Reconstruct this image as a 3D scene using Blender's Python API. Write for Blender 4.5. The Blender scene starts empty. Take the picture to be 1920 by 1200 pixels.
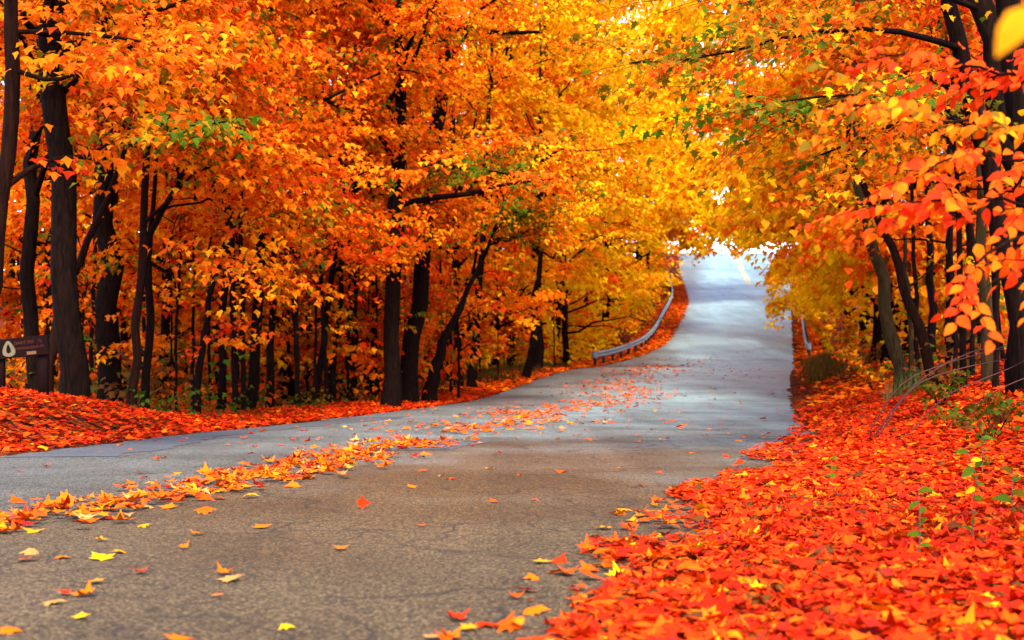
import bpy, math
import numpy as np
from mathutils import Vector

# ------------------------------------------------------------------ camera
scene = bpy.context.scene
COL = scene.collection
F = 2500.0          # focal length in pixels of the 1920 px wide photograph
HC = 0.80           # camera height
cam_d = bpy.data.cameras.new('camera')
cam = bpy.data.objects.new('camera', cam_d)
COL.objects.link(cam)
cam.location = (0, 0, HC)
cam.rotation_euler = (math.radians(90), 0, 0)
cam_d.sensor_width = 36.0
cam_d.lens = F / 1920 * 36.0
cam_d.shift_y = 100 / 1920
cam_d.clip_start = 0.05
cam_d.clip_end = 1500
cam_d.dof.use_dof = True
cam_d.dof.focus_distance = 11.0
cam_d.dof.aperture_fstop = 3.2
scene.camera = cam

# ------------------------------------------------------------------ sky, sun, exposure
SUN_EL, SUN_AZ = 48.0, 175.0        # azimuth clockwise from +Y (the way the road goes)
world = bpy.data.worlds.new('World')
scene.world = world
world.use_nodes = True
wn = world.node_tree
wn.nodes.clear()
w_out = wn.nodes.new('ShaderNodeOutputWorld')
w_bg = wn.nodes.new('ShaderNodeBackground')
w_sky = wn.nodes.new('ShaderNodeTexSky')
w_sky.sky_type = 'NISHITA'
w_sky.sun_disc = False
w_sky.sun_elevation = math.radians(SUN_EL)
w_sky.sun_rotation = math.radians(SUN_AZ)
w_sky.air_density = 1.0
w_sky.dust_density = 1.0
w_sky.ozone_density = 2.5
w_bg.inputs['Strength'].default_value = 0.13
wn.links.new(w_sky.outputs[0], w_bg.inputs['Color'])
wn.links.new(w_bg.outputs[0], w_out.inputs['Surface'])

sun_d = bpy.data.lights.new('sun', 'SUN')
sun_d.energy = 1.5
sun_d.angle = math.radians(14)
sun_d.color = (1.0, 0.93, 0.82)
sun = bpy.data.objects.new('sun', sun_d)
COL.objects.link(sun)
_e, _a = math.radians(SUN_EL), math.radians(SUN_AZ)
sdir = Vector((math.sin(_a) * math.cos(_e), math.cos(_a) * math.cos(_e), math.sin(_e)))
sun.rotation_euler = sdir.to_track_quat('Z', 'Y').to_euler()
sun.location = sdir * 60

scene.view_settings.view_transform = 'Standard'
scene.view_settings.look = 'None'
scene.view_settings.gamma = 1.0
scene.view_settings.use_curve_mapping = False
scene.view_settings.exposure = 3.0
scene.cycles.use_denoising = True
scene.cycles.max_bounces = 6
scene.cycles.diffuse_bounces = 4
scene.cycles.transmission_bounces = 4
scene.cycles.glossy_bounces = 2
scene.cycles.transparent_max_bounces = 4
scene.cycles.sample_clamp_indirect = 6.0

# ------------------------------------------------------------------ small helpers
def rng_of(seed):
    return np.random.default_rng(seed)

def P(px, py, Y):
    """a point of the place seen at pixel (px, py) of the photograph, Y metres ahead"""
    return np.array([(px - 960) * Y / F, Y, HC + (700 - py) * Y / F])

def pchip(xs, ys):
    xs = np.array(xs, float); ys = np.array(ys, float)
    h = np.diff(xs); d = np.diff(ys) / h
    m = np.zeros_like(xs)
    for i in range(1, len(xs) - 1):
        if d[i - 1] * d[i] > 0:
            w1, w2 = 2 * h[i] + h[i - 1], h[i] + 2 * h[i - 1]
            m[i] = (w1 + w2) / (w1 / d[i - 1] + w2 / d[i])
    m[0], m[-1] = d[0], d[-1]
    def f(x):
        x = np.asarray(x, float)
        i = np.clip(np.searchsorted(xs, x) - 1, 0, len(xs) - 2)
        t = (x - xs[i]) / h[i]
        t2, t3 = t * t, t * t * t
        return ((2*t3 - 3*t2 + 1) * ys[i] + (t3 - 2*t2 + t) * h[i] * m[i]
                + (-2*t3 + 3*t2) * ys[i+1] + (t3 - t2) * h[i] * m[i+1])
    return f

def tag(o, label=None, cat=None, group=None, kind=None):
    if label: o['label'] = label
    if cat: o['category'] = cat
    if group: o['group'] = group
    if kind: o['kind'] = kind
    return o

def empty(name, loc):
    o = bpy.data.objects.new(name, None)
    o.empty_display_size = 0.2
    COL.objects.link(o)
    o.location = loc
    return o

def mk_mesh(name, V, Fc, mat, col=None, smooth=False):
    me = bpy.data.meshes.new(name)
    V = np.ascontiguousarray(V, dtype=np.float32).reshape(-1, 3)
    if isinstance(Fc, np.ndarray):
        n, k = Fc.shape
        me.vertices.add(len(V)); me.vertices.foreach_set('co', V.ravel())
        me.loops.add(n * k); me.loops.foreach_set('vertex_index', Fc.astype(np.int32).ravel())
        me.polygons.add(n)
        me.polygons.foreach_set('loop_start', np.arange(0, n * k, k, dtype=np.int32))
        me.update(calc_edges=True)
    else:
        me.from_pydata([tuple(map(float, v)) for v in V], [], [tuple(map(int, f)) for f in Fc])
        me.update()
    if smooth:
        me.polygons.foreach_set('use_smooth', np.ones(len(me.polygons), dtype=bool))
    if col is not None:
        at = me.color_attributes.new('Col', 'FLOAT_COLOR', 'POINT')
        c4 = np.ones((len(V), 4), np.float32); c4[:, :3] = col
        at.data.foreach_set('color', c4.ravel())
    me.materials.append(mat)
    return me

def link(name, me, parent=None, loc=None):
    o = bpy.data.objects.new(name, me)
    COL.objects.link(o)
    if parent is not None: o.parent = parent
    if loc is not None: o.location = loc
    return o

def norm(v):
    return v / np.maximum(np.linalg.norm(v, axis=-1, keepdims=True), 1e-9)

def vnoise(x, y, seed=0):
    """smooth value noise in the plane, 0..1"""
    r = rng_of(900 + seed).random((64, 64))
    xi = np.floor(x).astype(int); yi = np.floor(y).astype(int)
    fx = x - xi; fy = y - yi
    fx = fx * fx * (3 - 2 * fx); fy = fy * fy * (3 - 2 * fy)
    a = r[xi % 64, yi % 64]; b = r[(xi + 1) % 64, yi % 64]
    c = r[xi % 64, (yi + 1) % 64]; d = r[(xi + 1) % 64, (yi + 1) % 64]
    return (a * (1 - fx) + b * fx) * (1 - fy) + (c * (1 - fx) + d * fx) * fy

def sstep(a, b, x):
    t = np.clip((x - a) / (b - a), 0, 1)
    return t * t * (3 - 2 * t)

# ------------------------------------------------------------------ materials
def nodes_of(name):
    m = bpy.data.materials.new(name)
    m.use_nodes = True
    nt = m.node_tree
    return m, nt, nt.nodes['Principled BSDF']

def N(nt, kind, **kw):
    n = nt.nodes.new(kind)
    for k, v in kw.items():
        setattr(n, k, v)
    return n

def ramp(nt, stops, interp='LINEAR'):
    r = nt.nodes.new('ShaderNodeValToRGB')
    r.color_ramp.interpolation = interp
    el = r.color_ramp.elements
    while len(el) < len(stops): el.new(0.5)
    for e, (p, c) in zip(el, stops):
        e.position = p
        e.color = (c, c, c, 1) if isinstance(c, (int, float)) else (*c, 1)
    return r

def mixrgb(nt, fac, a, b, mode='MIX'):
    m = nt.nodes.new('ShaderNodeMix'); m.data_type = 'RGBA'; m.blend_type = mode
    for sock, v in ((m.inputs[0], fac), (m.inputs[6], a), (m.inputs[7], b)):
        if isinstance(v, (int, float)): sock.default_value = v
        elif isinstance(v, tuple): sock.default_value = (*v, 1)
        else: nt.links.new(v, sock)
    return m.outputs[2]

def math_n(nt, op, a, b=None, c=None):
    m = nt.nodes.new('ShaderNodeMath'); m.operation = op
    for i, v in enumerate((a, b, c)):
        if v is None: continue
        if isinstance(v, (int, float)): m.inputs[i].default_value = v
        else: nt.links.new(v, m.inputs[i])
    return m.outputs[0]

def leaf_material(name, trans, rough=0.55, spec=0.25):
    m, nt, b = nodes_of(name)
    at = N(nt, 'ShaderNodeAttribute', attribute_name='Col')
    tc = N(nt, 'ShaderNodeTexCoord')
    no = N(nt, 'ShaderNodeTexNoise'); no.inputs['Scale'].default_value = 22; no.inputs['Detail'].default_value = 3
    nt.links.new(tc.outputs['Object'], no.inputs['Vector'])
    rp = ramp(nt, [(0.3, 0.72), (0.7, 1.1)])
    nt.links.new(no.outputs['Fac'], rp.inputs[0])
    c = mixrgb(nt, 1.0, at.outputs['Color'], rp.outputs[0], 'MULTIPLY')
    nt.links.new(c, b.inputs['Base Color'])
    b.inputs['Roughness'].default_value = rough
    b.inputs['Specular IOR Level'].default_value = spec
    tr = N(nt, 'ShaderNodeBsdfTranslucent')
    nt.links.new(c, tr.inputs['Color'])
    mx = N(nt, 'ShaderNodeMixShader'); mx.inputs[0].default_value = trans
    nt.links.new(b.outputs[0], mx.inputs[1]); nt.links.new(tr.outputs[0], mx.inputs[2])
    nt.links.new(mx.outputs[0], nt.nodes['Material Output'].inputs['Surface'])
    return m

def bark_material(name, dark, light, moss=None):
    m, nt, b = nodes_of(name)
    tc = N(nt, 'ShaderNodeTexCoord')
    mp = N(nt, 'ShaderNodeMapping'); mp.inputs['Scale'].default_value = (16, 16, 2.2)
    nt.links.new(tc.outputs['Object'], mp.inputs['Vector'])
    no = N(nt, 'ShaderNodeTexNoise'); no.inputs['Scale'].default_value = 1.6; no.inputs['Detail'].default_value = 6
    no.inputs['Roughness'].default_value = 0.65
    nt.links.new(mp.outputs[0], no.inputs['Vector'])
    rp = ramp(nt, [(0.35, dark), (0.68, light)])
    nt.links.new(no.outputs['Fac'], rp.inputs[0])
    c = rp.outputs[0]
    if moss:
        n2 = N(nt, 'ShaderNodeTexNoise'); n2.inputs['Scale'].default_value = 1.7; n2.inputs['Detail'].default_value = 4
        nt.links.new(tc.outputs['Object'], n2.inputs['Vector'])
        r2 = ramp(nt, [(0.5, 0.0), (0.66, 0.75)])
        nt.links.new(n2.outputs['Fac'], r2.inputs[0])
        c = mixrgb(nt, r2.outputs[0], c, moss)
    nt.links.new(c, b.inputs['Base Color'])
    b.inputs['Roughness'].default_value = 0.95
    b.inputs['Specular IOR Level'].default_value = 0.04
    bp = N(nt, 'ShaderNodeBump'); bp.inputs['Strength'].default_value = 0.9; bp.inputs['Distance'].default_value = 0.03
    nt.links.new(no.outputs['Fac'], bp.inputs['Height'])
    nt.links.new(bp.outputs[0], b.inputs['Normal'])
    return m

def plain_material(name, color, rough=0.6, metal=0.0, spec=0.4, var=0.12, scale=12.0):
    m, nt, b = nodes_of(name)
    tc = N(nt, 'ShaderNodeTexCoord')
    no = N(nt, 'ShaderNodeTexNoise'); no.inputs['Scale'].default_value = scale; no.inputs['Detail'].default_value = 5
    nt.links.new(tc.outputs['Object'], no.inputs['Vector'])
    rp = ramp(nt, [(0.3, 1 - var), (0.7, 1 + var)])
    nt.links.new(no.outputs['Fac'], rp.inputs[0])
    nt.links.new(mixrgb(nt, 1.0, color, rp.outputs[0], 'MULTIPLY'), b.inputs['Base Color'])
    b.inputs['Roughness'].default_value = rough
    b.inputs['Metallic'].default_value = metal
    b.inputs['Specular IOR Level'].default_value = spec
    return m

M_LEAF = leaf_material('autumn_leaf', 0.55, .65, .06)
M_LITTER = leaf_material('fallen_leaf', 0.15, 0.7, 0.04)
M_BARK = bark_material('dark_bark', (0.0016, 0.0006, 0.0004), (0.0105, 0.0038, 0.0020))
M_BARK_R = bark_material('red_brown_bark', (0.0045, 0.0012, 0.0006), (0.016, 0.0045, 0.002))
M_BARK_T = bark_material('tan_bark', (0.013, 0.007, 0.003), (0.05, 0.027, 0.009), (0.024, 0.020, 0.005))
M_TWIG_R = plain_material('red_twig_bark', (0.05, 0.009, 0.007), 0.6, 0, .2)

# ------------------------------------------------------------------ shape of the land
Z_ROAD = pchip([-10, 28, 33, 37, 42, 47, 53, 59, 65.5, 71, 78, 95, 110, 128, 150, 160, 172, 240, 400],
               [0, 0, .03, .11, .35, .60, .86, 1.02, 1.13, 1.55, 2.36, 4.6, 6.96, 10.0, 14.0, 15.2, 15.4, 12, 8])
X_L = pchip([-10, 0, 29, 53, 65.5, 72, 78, 95, 110, 128, 150, 180, 240],
            [-9.2, -7.44, -2.34, 1.90, 4.08, 6.6, 8.67, 12.0, 14.5, 16.2, 18.6, 20.5, 24])
X_R = pchip([-10, 0, 15, 30, 53, 65, 78, 95, 110, 128, 150, 180, 240],
            [-.9, .86, 3.55, 6.3, 11.1, 13.75, 16.4, 19.9, 23, 26.7, 31.2, 36, 42])
def x_c(Y): return X_L(Y) + 3.3
X_B = pchip([2.5, 4, 5.2, 6.9, 10, 13.3, 17, 20, 26, 35, 60, 130],    # left limit of the leaf carpet, right verge
            [-.5, -.12, .10, .52, 1.32, 2.35, 3.45, 4.2, 5.5, 7.5, 12.7, 27.3])

def gz(X, Y):
    """height of the ground (without the road sheet)"""
    X = np.asarray(X, float); Y = np.asarray(Y, float)
    zr = Z_ROAD(Y); xl = X_L(Y); xr = X_R(Y)
    dl = np.maximum(xl - X, 0); dr = np.maximum(X - xr, 0)
    far = sstep(55, 75, Y)
    z = zr - 0.035
    mound = 0.62 * np.exp(-((X + 7.6) / 2.2) ** 2 - ((Y - 17.6) / 3.4) ** 2) * sstep(0.1, 1.6, dl)
    left = np.where(far > 0.5, 0, 0) - far * np.minimum(2.2, 0.16 * np.maximum(dl - 2.0, 0)) \
        + (1 - far) * (0.05 * sstep(0, 1.2, dl) - 0.012 * np.maximum(dl - 2, 0).clip(0, 20)) + mound
    right = 0.9 * sstep(0, 3.9, dr) * (1 - 0.35 * far) + 0.035 * np.maximum(dr - 3.0, 0).clip(0, 60)
    bump = (vnoise(X * .9, Y * .9, 1) - .5) * 0.16 * sstep(0.2, 1.8, dl + dr) \
        + (vnoise(X * .23, Y * .23, 2) - .5) * 0.5 * sstep(1, 6, dl + dr)
    return z + np.where(dl > 0, left, 0) + np.where(dr > 0, right, 0) + bump

def gz1(x, y): return float(gz(np.array([x]), np.array([y]))[0])

# ground: one sheet to the horizon, fine near the camera
def grid_faces(nu, nv):
    i = np.arange(nu - 1)[:, None] * nv + np.arange(nv - 1)[None, :]
    i = i.ravel()
    return np.stack([i, i + nv, i + nv + 1, i + 1], 1)

m, nt, b = nodes_of('leafy_soil')
tc = N(nt, 'ShaderNodeTexCoord')
vo = N(nt, 'ShaderNodeTexVoronoi'); vo.inputs['Scale'].default_value = 13
nt.links.new(tc.outputs['Object'], vo.inputs['Vector'])
rp = ramp(nt, [(0.0, (.015, .005, .002)), (0.35, (.05, .008, .002)), (0.6, (.14, .012, .002)), (0.85, (.22, .035, .002))])
sp = N(nt, 'ShaderNodeSeparateColor'); nt.links.new(vo.outputs['Color'], sp.inputs[0])
nt.links.new(sp.outputs[0], rp.inputs[0])
no = N(nt, 'ShaderNodeTexNoise'); no.inputs['Scale'].default_value = 0.8; no.inputs['Detail'].default_value = 5
nt.links.new(tc.outputs['Object'], no.inputs['Vector'])
r2 = ramp(nt, [(0.42, 0.0), (0.62, 0.8)]); nt.links.new(no.outputs['Fac'], r2.inputs[0])
nt.links.new(mixrgb(nt, r2.outputs[0], rp.outputs[0], (.025, .009, .003)), b.inputs['Base Color'])
b.inputs['Roughness'].default_value = 0.95
b.inputs['Specular IOR Level'].default_value = 0.04
bp = N(nt, 'ShaderNodeBump'); bp.inputs['Strength'].default_value = 0.7; bp.inputs['Distance'].default_value = 0.03
nt.links.new(vo.outputs['Distance'], bp.inputs['Height']); nt.links.new(bp.outputs[0], b.inputs['Normal'])
M_GROUND = m

offs = np.array([0, .12, .3, .5, .75, 1.0, 1.3, 1.6, 2.0, 2.4, 2.9, 3.4, 4, 4.7, 5.5, 6.4, 7.4, 8.6, 10, 12, 14, 16.5, 19, 22, 25, 29, 33, 38, 44, 52, 64, 90, 150, 260, 420])
gy = np.concatenate([np.linspace(-60, -2, 8)[:-1], np.linspace(-2, 75, 220), np.linspace(75, 180, 90)[1:], np.linspace(180, 700, 14)[1:]])
yy = np.clip(gy, -9, 239)
GX = np.stack([X_L(yy) - o for o in offs[::-1]] + [X_L(yy) + .3, X_R(yy) - .3] + [X_R(yy) + o for o in offs], 0)
GY = np.repeat(gy[None, :], GX.shape[0], 0); YY = np.repeat(yy[None, :], GX.shape[0], 0)
GZ = gz(GX, YY)
n_ = len(offs)
GZ[n_:n_ + 2] -= .06 + .2 * sstep(60, 80, YY[0])
GZ[n_ - 1] -= .02 + .1 * sstep(60, 80, YY[0]); GZ[n_ + 2] -= .02 + .1 * sstep(60, 80, YY[0])
ground = link('ground', mk_mesh('ground', np.stack([GX, GY, GZ], -1).reshape(-1, 3), grid_faces(GX.shape[0], len(gy)), M_GROUND, smooth=True))
ground['kind'] = 'structure'

# ------------------------------------------------------------------ road
m, nt, b = nodes_of('old_asphalt')
tc = N(nt, 'ShaderNodeTexCoord')
sx = N(nt, 'ShaderNodeSeparateXYZ'); nt.links.new(tc.outputs['Object'], sx.inputs[0])
agg = N(nt, 'ShaderNodeTexVoronoi'); agg.inputs['Scale'].default_value = 105; nt.links.new(tc.outputs['Object'], agg.inputs['Vector'])
agc = N(nt, 'ShaderNodeSeparateColor'); nt.links.new(agg.outputs['Color'], agc.inputs[0])
fine = N(nt, 'ShaderNodeTexNoise'); fine.inputs['Scale'].default_value = 60; fine.inputs['Detail'].default_value = 4
nt.links.new(tc.outputs['Object'], fine.inputs['Vector'])
big = N(nt, 'ShaderNodeTexNoise'); big.inputs['Scale'].default_value = 0.55; big.inputs['Detail'].default_value = 6
nt.links.new(tc.outputs['Object'], big.inputs['Vector'])
# canopy's warm bounce light painted in as brown here, pale sky reflection further uphill
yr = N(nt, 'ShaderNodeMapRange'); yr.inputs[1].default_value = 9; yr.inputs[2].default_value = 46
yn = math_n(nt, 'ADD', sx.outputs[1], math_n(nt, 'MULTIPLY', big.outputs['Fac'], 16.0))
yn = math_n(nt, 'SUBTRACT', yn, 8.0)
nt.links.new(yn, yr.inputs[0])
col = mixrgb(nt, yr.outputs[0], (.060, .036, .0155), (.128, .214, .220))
# left lane is greyer
lane = math_n(nt, 'SUBTRACT', sx.outputs[0], math_n(nt, 'MULTIPLY_ADD', sx.outputs[1], .1757, -4.14))
lr = N(nt, 'ShaderNodeMapRange'); lr.inputs[1].default_value = 0.6; lr.inputs[2].default_value = -0.9
nt.links.new(math_n(nt, 'ADD', lane, math_n(nt, 'MULTIPLY', math_n(nt, 'SUBTRACT', big.outputs['Fac'], .5), 1.6)), lr.inputs[0])
col = mixrgb(nt, math_n(nt, 'MULTIPLY', lr.outputs[0], .75), col, (.064, .060, .048))
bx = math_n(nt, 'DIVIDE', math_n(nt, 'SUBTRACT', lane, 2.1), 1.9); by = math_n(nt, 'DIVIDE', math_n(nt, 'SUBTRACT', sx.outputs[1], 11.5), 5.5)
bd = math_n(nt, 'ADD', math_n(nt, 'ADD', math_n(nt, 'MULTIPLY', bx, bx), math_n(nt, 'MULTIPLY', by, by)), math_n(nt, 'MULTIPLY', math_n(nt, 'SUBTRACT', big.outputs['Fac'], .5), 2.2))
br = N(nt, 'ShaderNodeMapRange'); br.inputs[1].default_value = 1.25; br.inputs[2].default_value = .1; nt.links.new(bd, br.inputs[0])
col = mixrgb(nt, math_n(nt, 'MULTIPLY', br.outputs[0], .8), col, (.068, .030, .008))  # orange foliage's reflected glow, painted into the right lane as a brown patch
rg = ramp(nt, [(0.0, 0.18), (0.5, 0.85), (1.0, 2.6)]); nt.links.new(agc.outputs[0], rg.inputs[0])
col = mixrgb(nt, .9, col, rg.outputs[0], 'MULTIPLY')
rf = ramp(nt, [(0.3, 0.6), (0.7, 1.35)]); nt.links.new(fine.outputs['Fac'], rf.inputs[0])
col = mixrgb(nt, .7, col, rf.outputs[0], 'MULTIPLY')
rb = ramp(nt, [(0.32, 0.66), (0.6, 1.1)]); nt.links.new(big.outputs['Fac'], rb.inputs[0])
col = mixrgb(nt, .8, col, rb.outputs[0], 'MULTIPLY')
# wear along the driving direction
mpw = N(nt, 'ShaderNodeMapping'); mpw.inputs['Rotation'].default_value = (0, 0, math.radians(10)); mpw.inputs['Scale'].default_value = (1.3, .035, 1)
nt.links.new(tc.outputs['Object'], mpw.inputs['Vector'])
wr = N(nt, 'ShaderNodeTexNoise'); wr.inputs['Scale'].default_value = 1.0; wr.inputs['Detail'].default_value = 5; nt.links.new(mpw.outputs[0], wr.inputs['Vector'])
rw = ramp(nt, [(0.32, 0.78), (0.66, 1.14)]); nt.links.new(wr.outputs['Fac'], rw.inputs[0])
col = mixrgb(nt, .9, col, rw.outputs[0], 'MULTIPLY')
# cracks: warped cell borders, broken up
wn_ = N(nt, 'ShaderNodeTexNoise'); wn_.inputs['Scale'].default_value = 2.2; wn_.inputs['Detail'].default_value = 6
nt.links.new(tc.outputs['Object'], wn_.inputs['Vector'])
va = N(nt, 'ShaderNodeVectorMath', operation='MULTIPLY_ADD')
nt.links.new(wn_.outputs['Color'], va.inputs[0]); va.inputs[1].default_value = (.55, .55, 0)
nt.links.new(tc.outputs['Object'], va.inputs[2])
fl = N(nt, 'ShaderNodeVectorMath', operation='MULTIPLY'); fl.inputs[1].default_value = (1, 1, 0)
nt.links.new(va.outputs[0], fl.inputs[0])
def crack(scale, width, mlo, mhi, seed):
    v = N(nt, 'ShaderNodeTexVoronoi', feature='DISTANCE_TO_EDGE', voronoi_dimensions='2D'); v.inputs['Scale'].default_value = scale
    nt.links.new(fl.outputs[0], v.inputs['Vector'])
    r = ramp(nt, [(0.0, 1.0), (width, 0.0)]); nt.links.new(v.outputs['Distance'], r.inputs[0])
    k = N(nt, 'ShaderNodeTexNoise', noise_dimensions='4D'); k.inputs['Scale'].default_value = .8; k.inputs['W'].default_value = seed; k.inputs['Detail'].default_value = 3
    nt.links.new(tc.outputs['Object'], k.inputs['Vector'])
    rk = ramp(nt, [(mlo, 0.0), (mhi, 1.0)]); nt.links.new(k.outputs['Fac'], rk.inputs[0])
    return math_n(nt, 'MULTIPLY', r.outputs[0], rk.outputs[0])
c1 = crack(.55, .014, .43, .53, 1.3)
c2 = crack(2.1, .035, .50, .58, 5.1)
ck = math_n(nt, 'MAXIMUM', c1, c2)
col = mixrgb(nt, ck, col, (.022, .014, .009))
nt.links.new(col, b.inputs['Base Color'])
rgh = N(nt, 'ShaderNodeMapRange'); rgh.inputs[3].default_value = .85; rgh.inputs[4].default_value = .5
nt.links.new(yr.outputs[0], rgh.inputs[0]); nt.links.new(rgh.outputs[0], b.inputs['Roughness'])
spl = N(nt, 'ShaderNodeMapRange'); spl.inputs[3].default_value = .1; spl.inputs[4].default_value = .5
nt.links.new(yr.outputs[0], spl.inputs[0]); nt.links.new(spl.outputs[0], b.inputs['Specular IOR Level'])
hgt = math_n(nt, 'SUBTRACT', math_n(nt, 'ADD', math_n(nt, 'MULTIPLY', agg.outputs['Distance'], -.7), math_n(nt, 'MULTIPLY', fine.outputs['Fac'], .6)), math_n(nt, 'MULTIPLY', ck, 2.0))
bp = N(nt, 'ShaderNodeBump'); bp.inputs['Strength'].default_value = 0.4; bp.inputs['Distance'].default_value = 0.004
nt.links.new(hgt, bp.inputs['Height']); nt.links.new(bp.outputs[0], b.inputs['Normal'])
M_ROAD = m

def patch_material(name, c):
    m, nt, b = nodes_of(name)
    tc = N(nt, 'ShaderNodeTexCoord')
    v = N(nt, 'ShaderNodeTexVoronoi'); v.inputs['Scale'].default_value = 80; nt.links.new(tc.outputs['Object'], v.inputs['Vector'])
    s = N(nt, 'ShaderNodeSeparateColor'); nt.links.new(v.outputs['Color'], s.inputs[0])
    r = ramp(nt, [(0, .5), (1, 1.5)]); nt.links.new(s.outputs[0], r.inputs[0])
    n = N(nt, 'ShaderNodeTexNoise'); n.inputs['Scale'].default_value = 1.5; n.inputs['Detail'].default_value = 5
    nt.links.new(tc.outputs['Object'], n.inputs['Vector'])
    r2 = ramp(nt, [(.3, .75), (.7, 1.2)]); nt.links.new(n.outputs['Fac'], r2.inputs[0])
    nt.links.new(mixrgb(nt, 1., mixrgb(nt, 1., c, r.outputs[0], 'MULTIPLY'), r2.outputs[0], 'MULTIPLY'), b.inputs['Base Color'])
    b.inputs['Roughness'].default_value = .65
    bp = N(nt, 'ShaderNodeBump'); bp.inputs['Strength'].default_value = .5; bp.inputs['Distance'].default_value = .005
    nt.links.new(v.outputs['Distance'], bp.inputs['Height']); nt.links.new(bp.outputs[0], b.inputs['Normal'])
    return m
M_PATCH = patch_material('repair_asphalt', (.040, .043, .042))
M_TAR = plain_material('joint_tar', (.03, .026, .024), .5)
M_YELLOW = plain_material('worn_yellow_paint', (.42, .29, .10), .7, var=.3, scale=6)

def road_sheet(name, fl_, fr_, y0, y1, ny, nx, dz, mat, parent=None, rough_edge=0.0, seed=0):
    ys = np.linspace(y0, y1, ny)
    r = rng_of(seed)
    el = (vnoise(ys * 2.3, ys * 0 + 3, 5 + seed) - .5) * rough_edge
    er = (vnoise(ys * 2.3, ys * 0 + 9, 6 + seed) - .5) * rough_edge
    a = fl_(ys) + el; c = fr_(ys) + er
    t = np.linspace(0, 1, nx)
    X = a[:, None] * (1 - t) + c[:, None] * t
    Y = np.repeat(ys[:, None], nx, 1)
    Z = road_z(X, Y) + dz
    o = link(name, mk_mesh(name, np.stack([X, Y, Z], -1).reshape(-1, 3), grid_faces(ny, nx)[:, ::-1], mat, smooth=True), parent)
    return o

def road_z(X, Y):
    """surface of the road: slight crown, gentle settling"""
    t = (X - x_c(Y)) / 4.0
    return Z_ROAD(Y) - .025 * t * t + (vnoise(X * .5, Y * .22, 7) - .5) * .035 * sstep(2, 8, Y) + (vnoise(X * .25, Y * .11, 8) - .5) * .16 * sstep(70, 90, Y)

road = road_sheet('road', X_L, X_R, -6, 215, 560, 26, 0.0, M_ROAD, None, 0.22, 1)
road['kind'] = 'structure'
# verge lips: the asphalt's edge thickness, left side seen as a thin dark line
p1 = road_sheet('repair_patch', lambda y: X_L(y) + .12, lambda y: X_L(y) + .95 + .25 * np.sin(y * .6), 13.0, 24.5, 60, 5, .004, M_PATCH, road, .3, 2)
p2 = road_sheet('repair_patch', lambda y: x_c(y) + .05, lambda y: x_c(y) + 1.05, 14.1, 15.9, 14, 5, .004, M_PATCH, road, .2, 3)
p3 = road_sheet('repair_patch', lambda y: X_R(y) - .55, lambda y: X_R(y) + .05, 11.5, 16.0, 30, 4, .004, M_PATCH, road, .3, 4)
for k, (yj, l, r_, w) in enumerate([(70.5, .1, .1, .16), (118.0, .3, .4, .22), (15.95, 3.3, 4.2, .03), (14.05, 3.3, 4.25, .03), (19.5, 2.4, 1.0, .025), (27.0, .8, 2.0, .03)]):
    fa = (lambda y, l=l: X_L(y) + l); fb = (lambda y, r_=r_, l=l: (X_R(y) - r_) if yj > 60 or yj in (19.5, 27.0) else X_L(y) + r_)
    road_sheet('joint', fa, fb, yj, yj + w, 3, 24, .006, M_TAR, road, .06, 10 + k)
XD = pchip([100, 126, 136, 150, 165], [19.4, 22.2, 23.4, 25.4, 27.6])
for dx in (-.16, .16):
    road_sheet('centre_line', lambda y, dx=dx: XD(y) + dx - .07, lambda y, dx=dx: XD(y) + dx + .07, 121, 160, 40, 2, .006, M_YELLOW, road, .03, 20)

# ------------------------------------------------------------------ leaves
def half(points, mid):
    """leaf blade from the right half outline and the midrib points: verts (u along, v across)"""
    return points, mid

def leaf_template(kind, curl=0.0, cup=0.0, twist=0.0):
    if kind == 'maple':      # five lobes
        H = [(-.06, .27), (.13, .22), (.30, .55), (.44, .24), (.60, .27), (.68, .12)]
        V = [(0, 0), (.32, 0), (1, 0)] + H + [(u, -v) for u, v in H]
        Fc = []
        for s in (3, 9):
            seq = [0] + list(range(s, s + 6)) + [2]
            for i in range(len(seq) - 1):
                Fc.append((1, seq[i], seq[i + 1]) if s == 3 else (1, seq[i + 1], seq[i]))
    elif kind == 'star':     # three lobes, four triangles
        V = [(0, 0), (.33, .50), (.52, .27), (1, 0), (.52, -.27), (.33, -.50)]
        Fc = [(0, 1, 2), (0, 4, 5), (0, 2, 4), (2, 3, 4)]
    elif kind == 'flake':
        V = [(0, 0), (.42, .42), (1, 0), (.42, -.42)]
        Fc = [(0, 1, 2), (0, 2, 3)]
    elif kind == 'ovate':
        H = [(.10, .16), (.32, .29), (.60, .25), (.83, .12)]
        V = [(0, 0), (.32, 0), (.62, 0), (1, 0)] + H + [(u, -v) for u, v in H]
        Fc = [(0, 4, 1), (4, 5, 1), (5, 6, 2), (5, 2, 1), (6, 7, 2), (7, 3, 2),
              (0, 1, 8), (8, 1, 9), (9, 2, 10), (9, 1, 2), (10, 2, 11), (11, 2, 3)]
    V = np.array(V, float)
    u, v = V[:, 0], V[:, 1]
    z = curl * (u - .4) ** 2 + cup * v * v * 1.6 + twist * u * v - cup * .05
    return np.stack([u - .35, v, z], 1), np.array(Fc)

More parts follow.
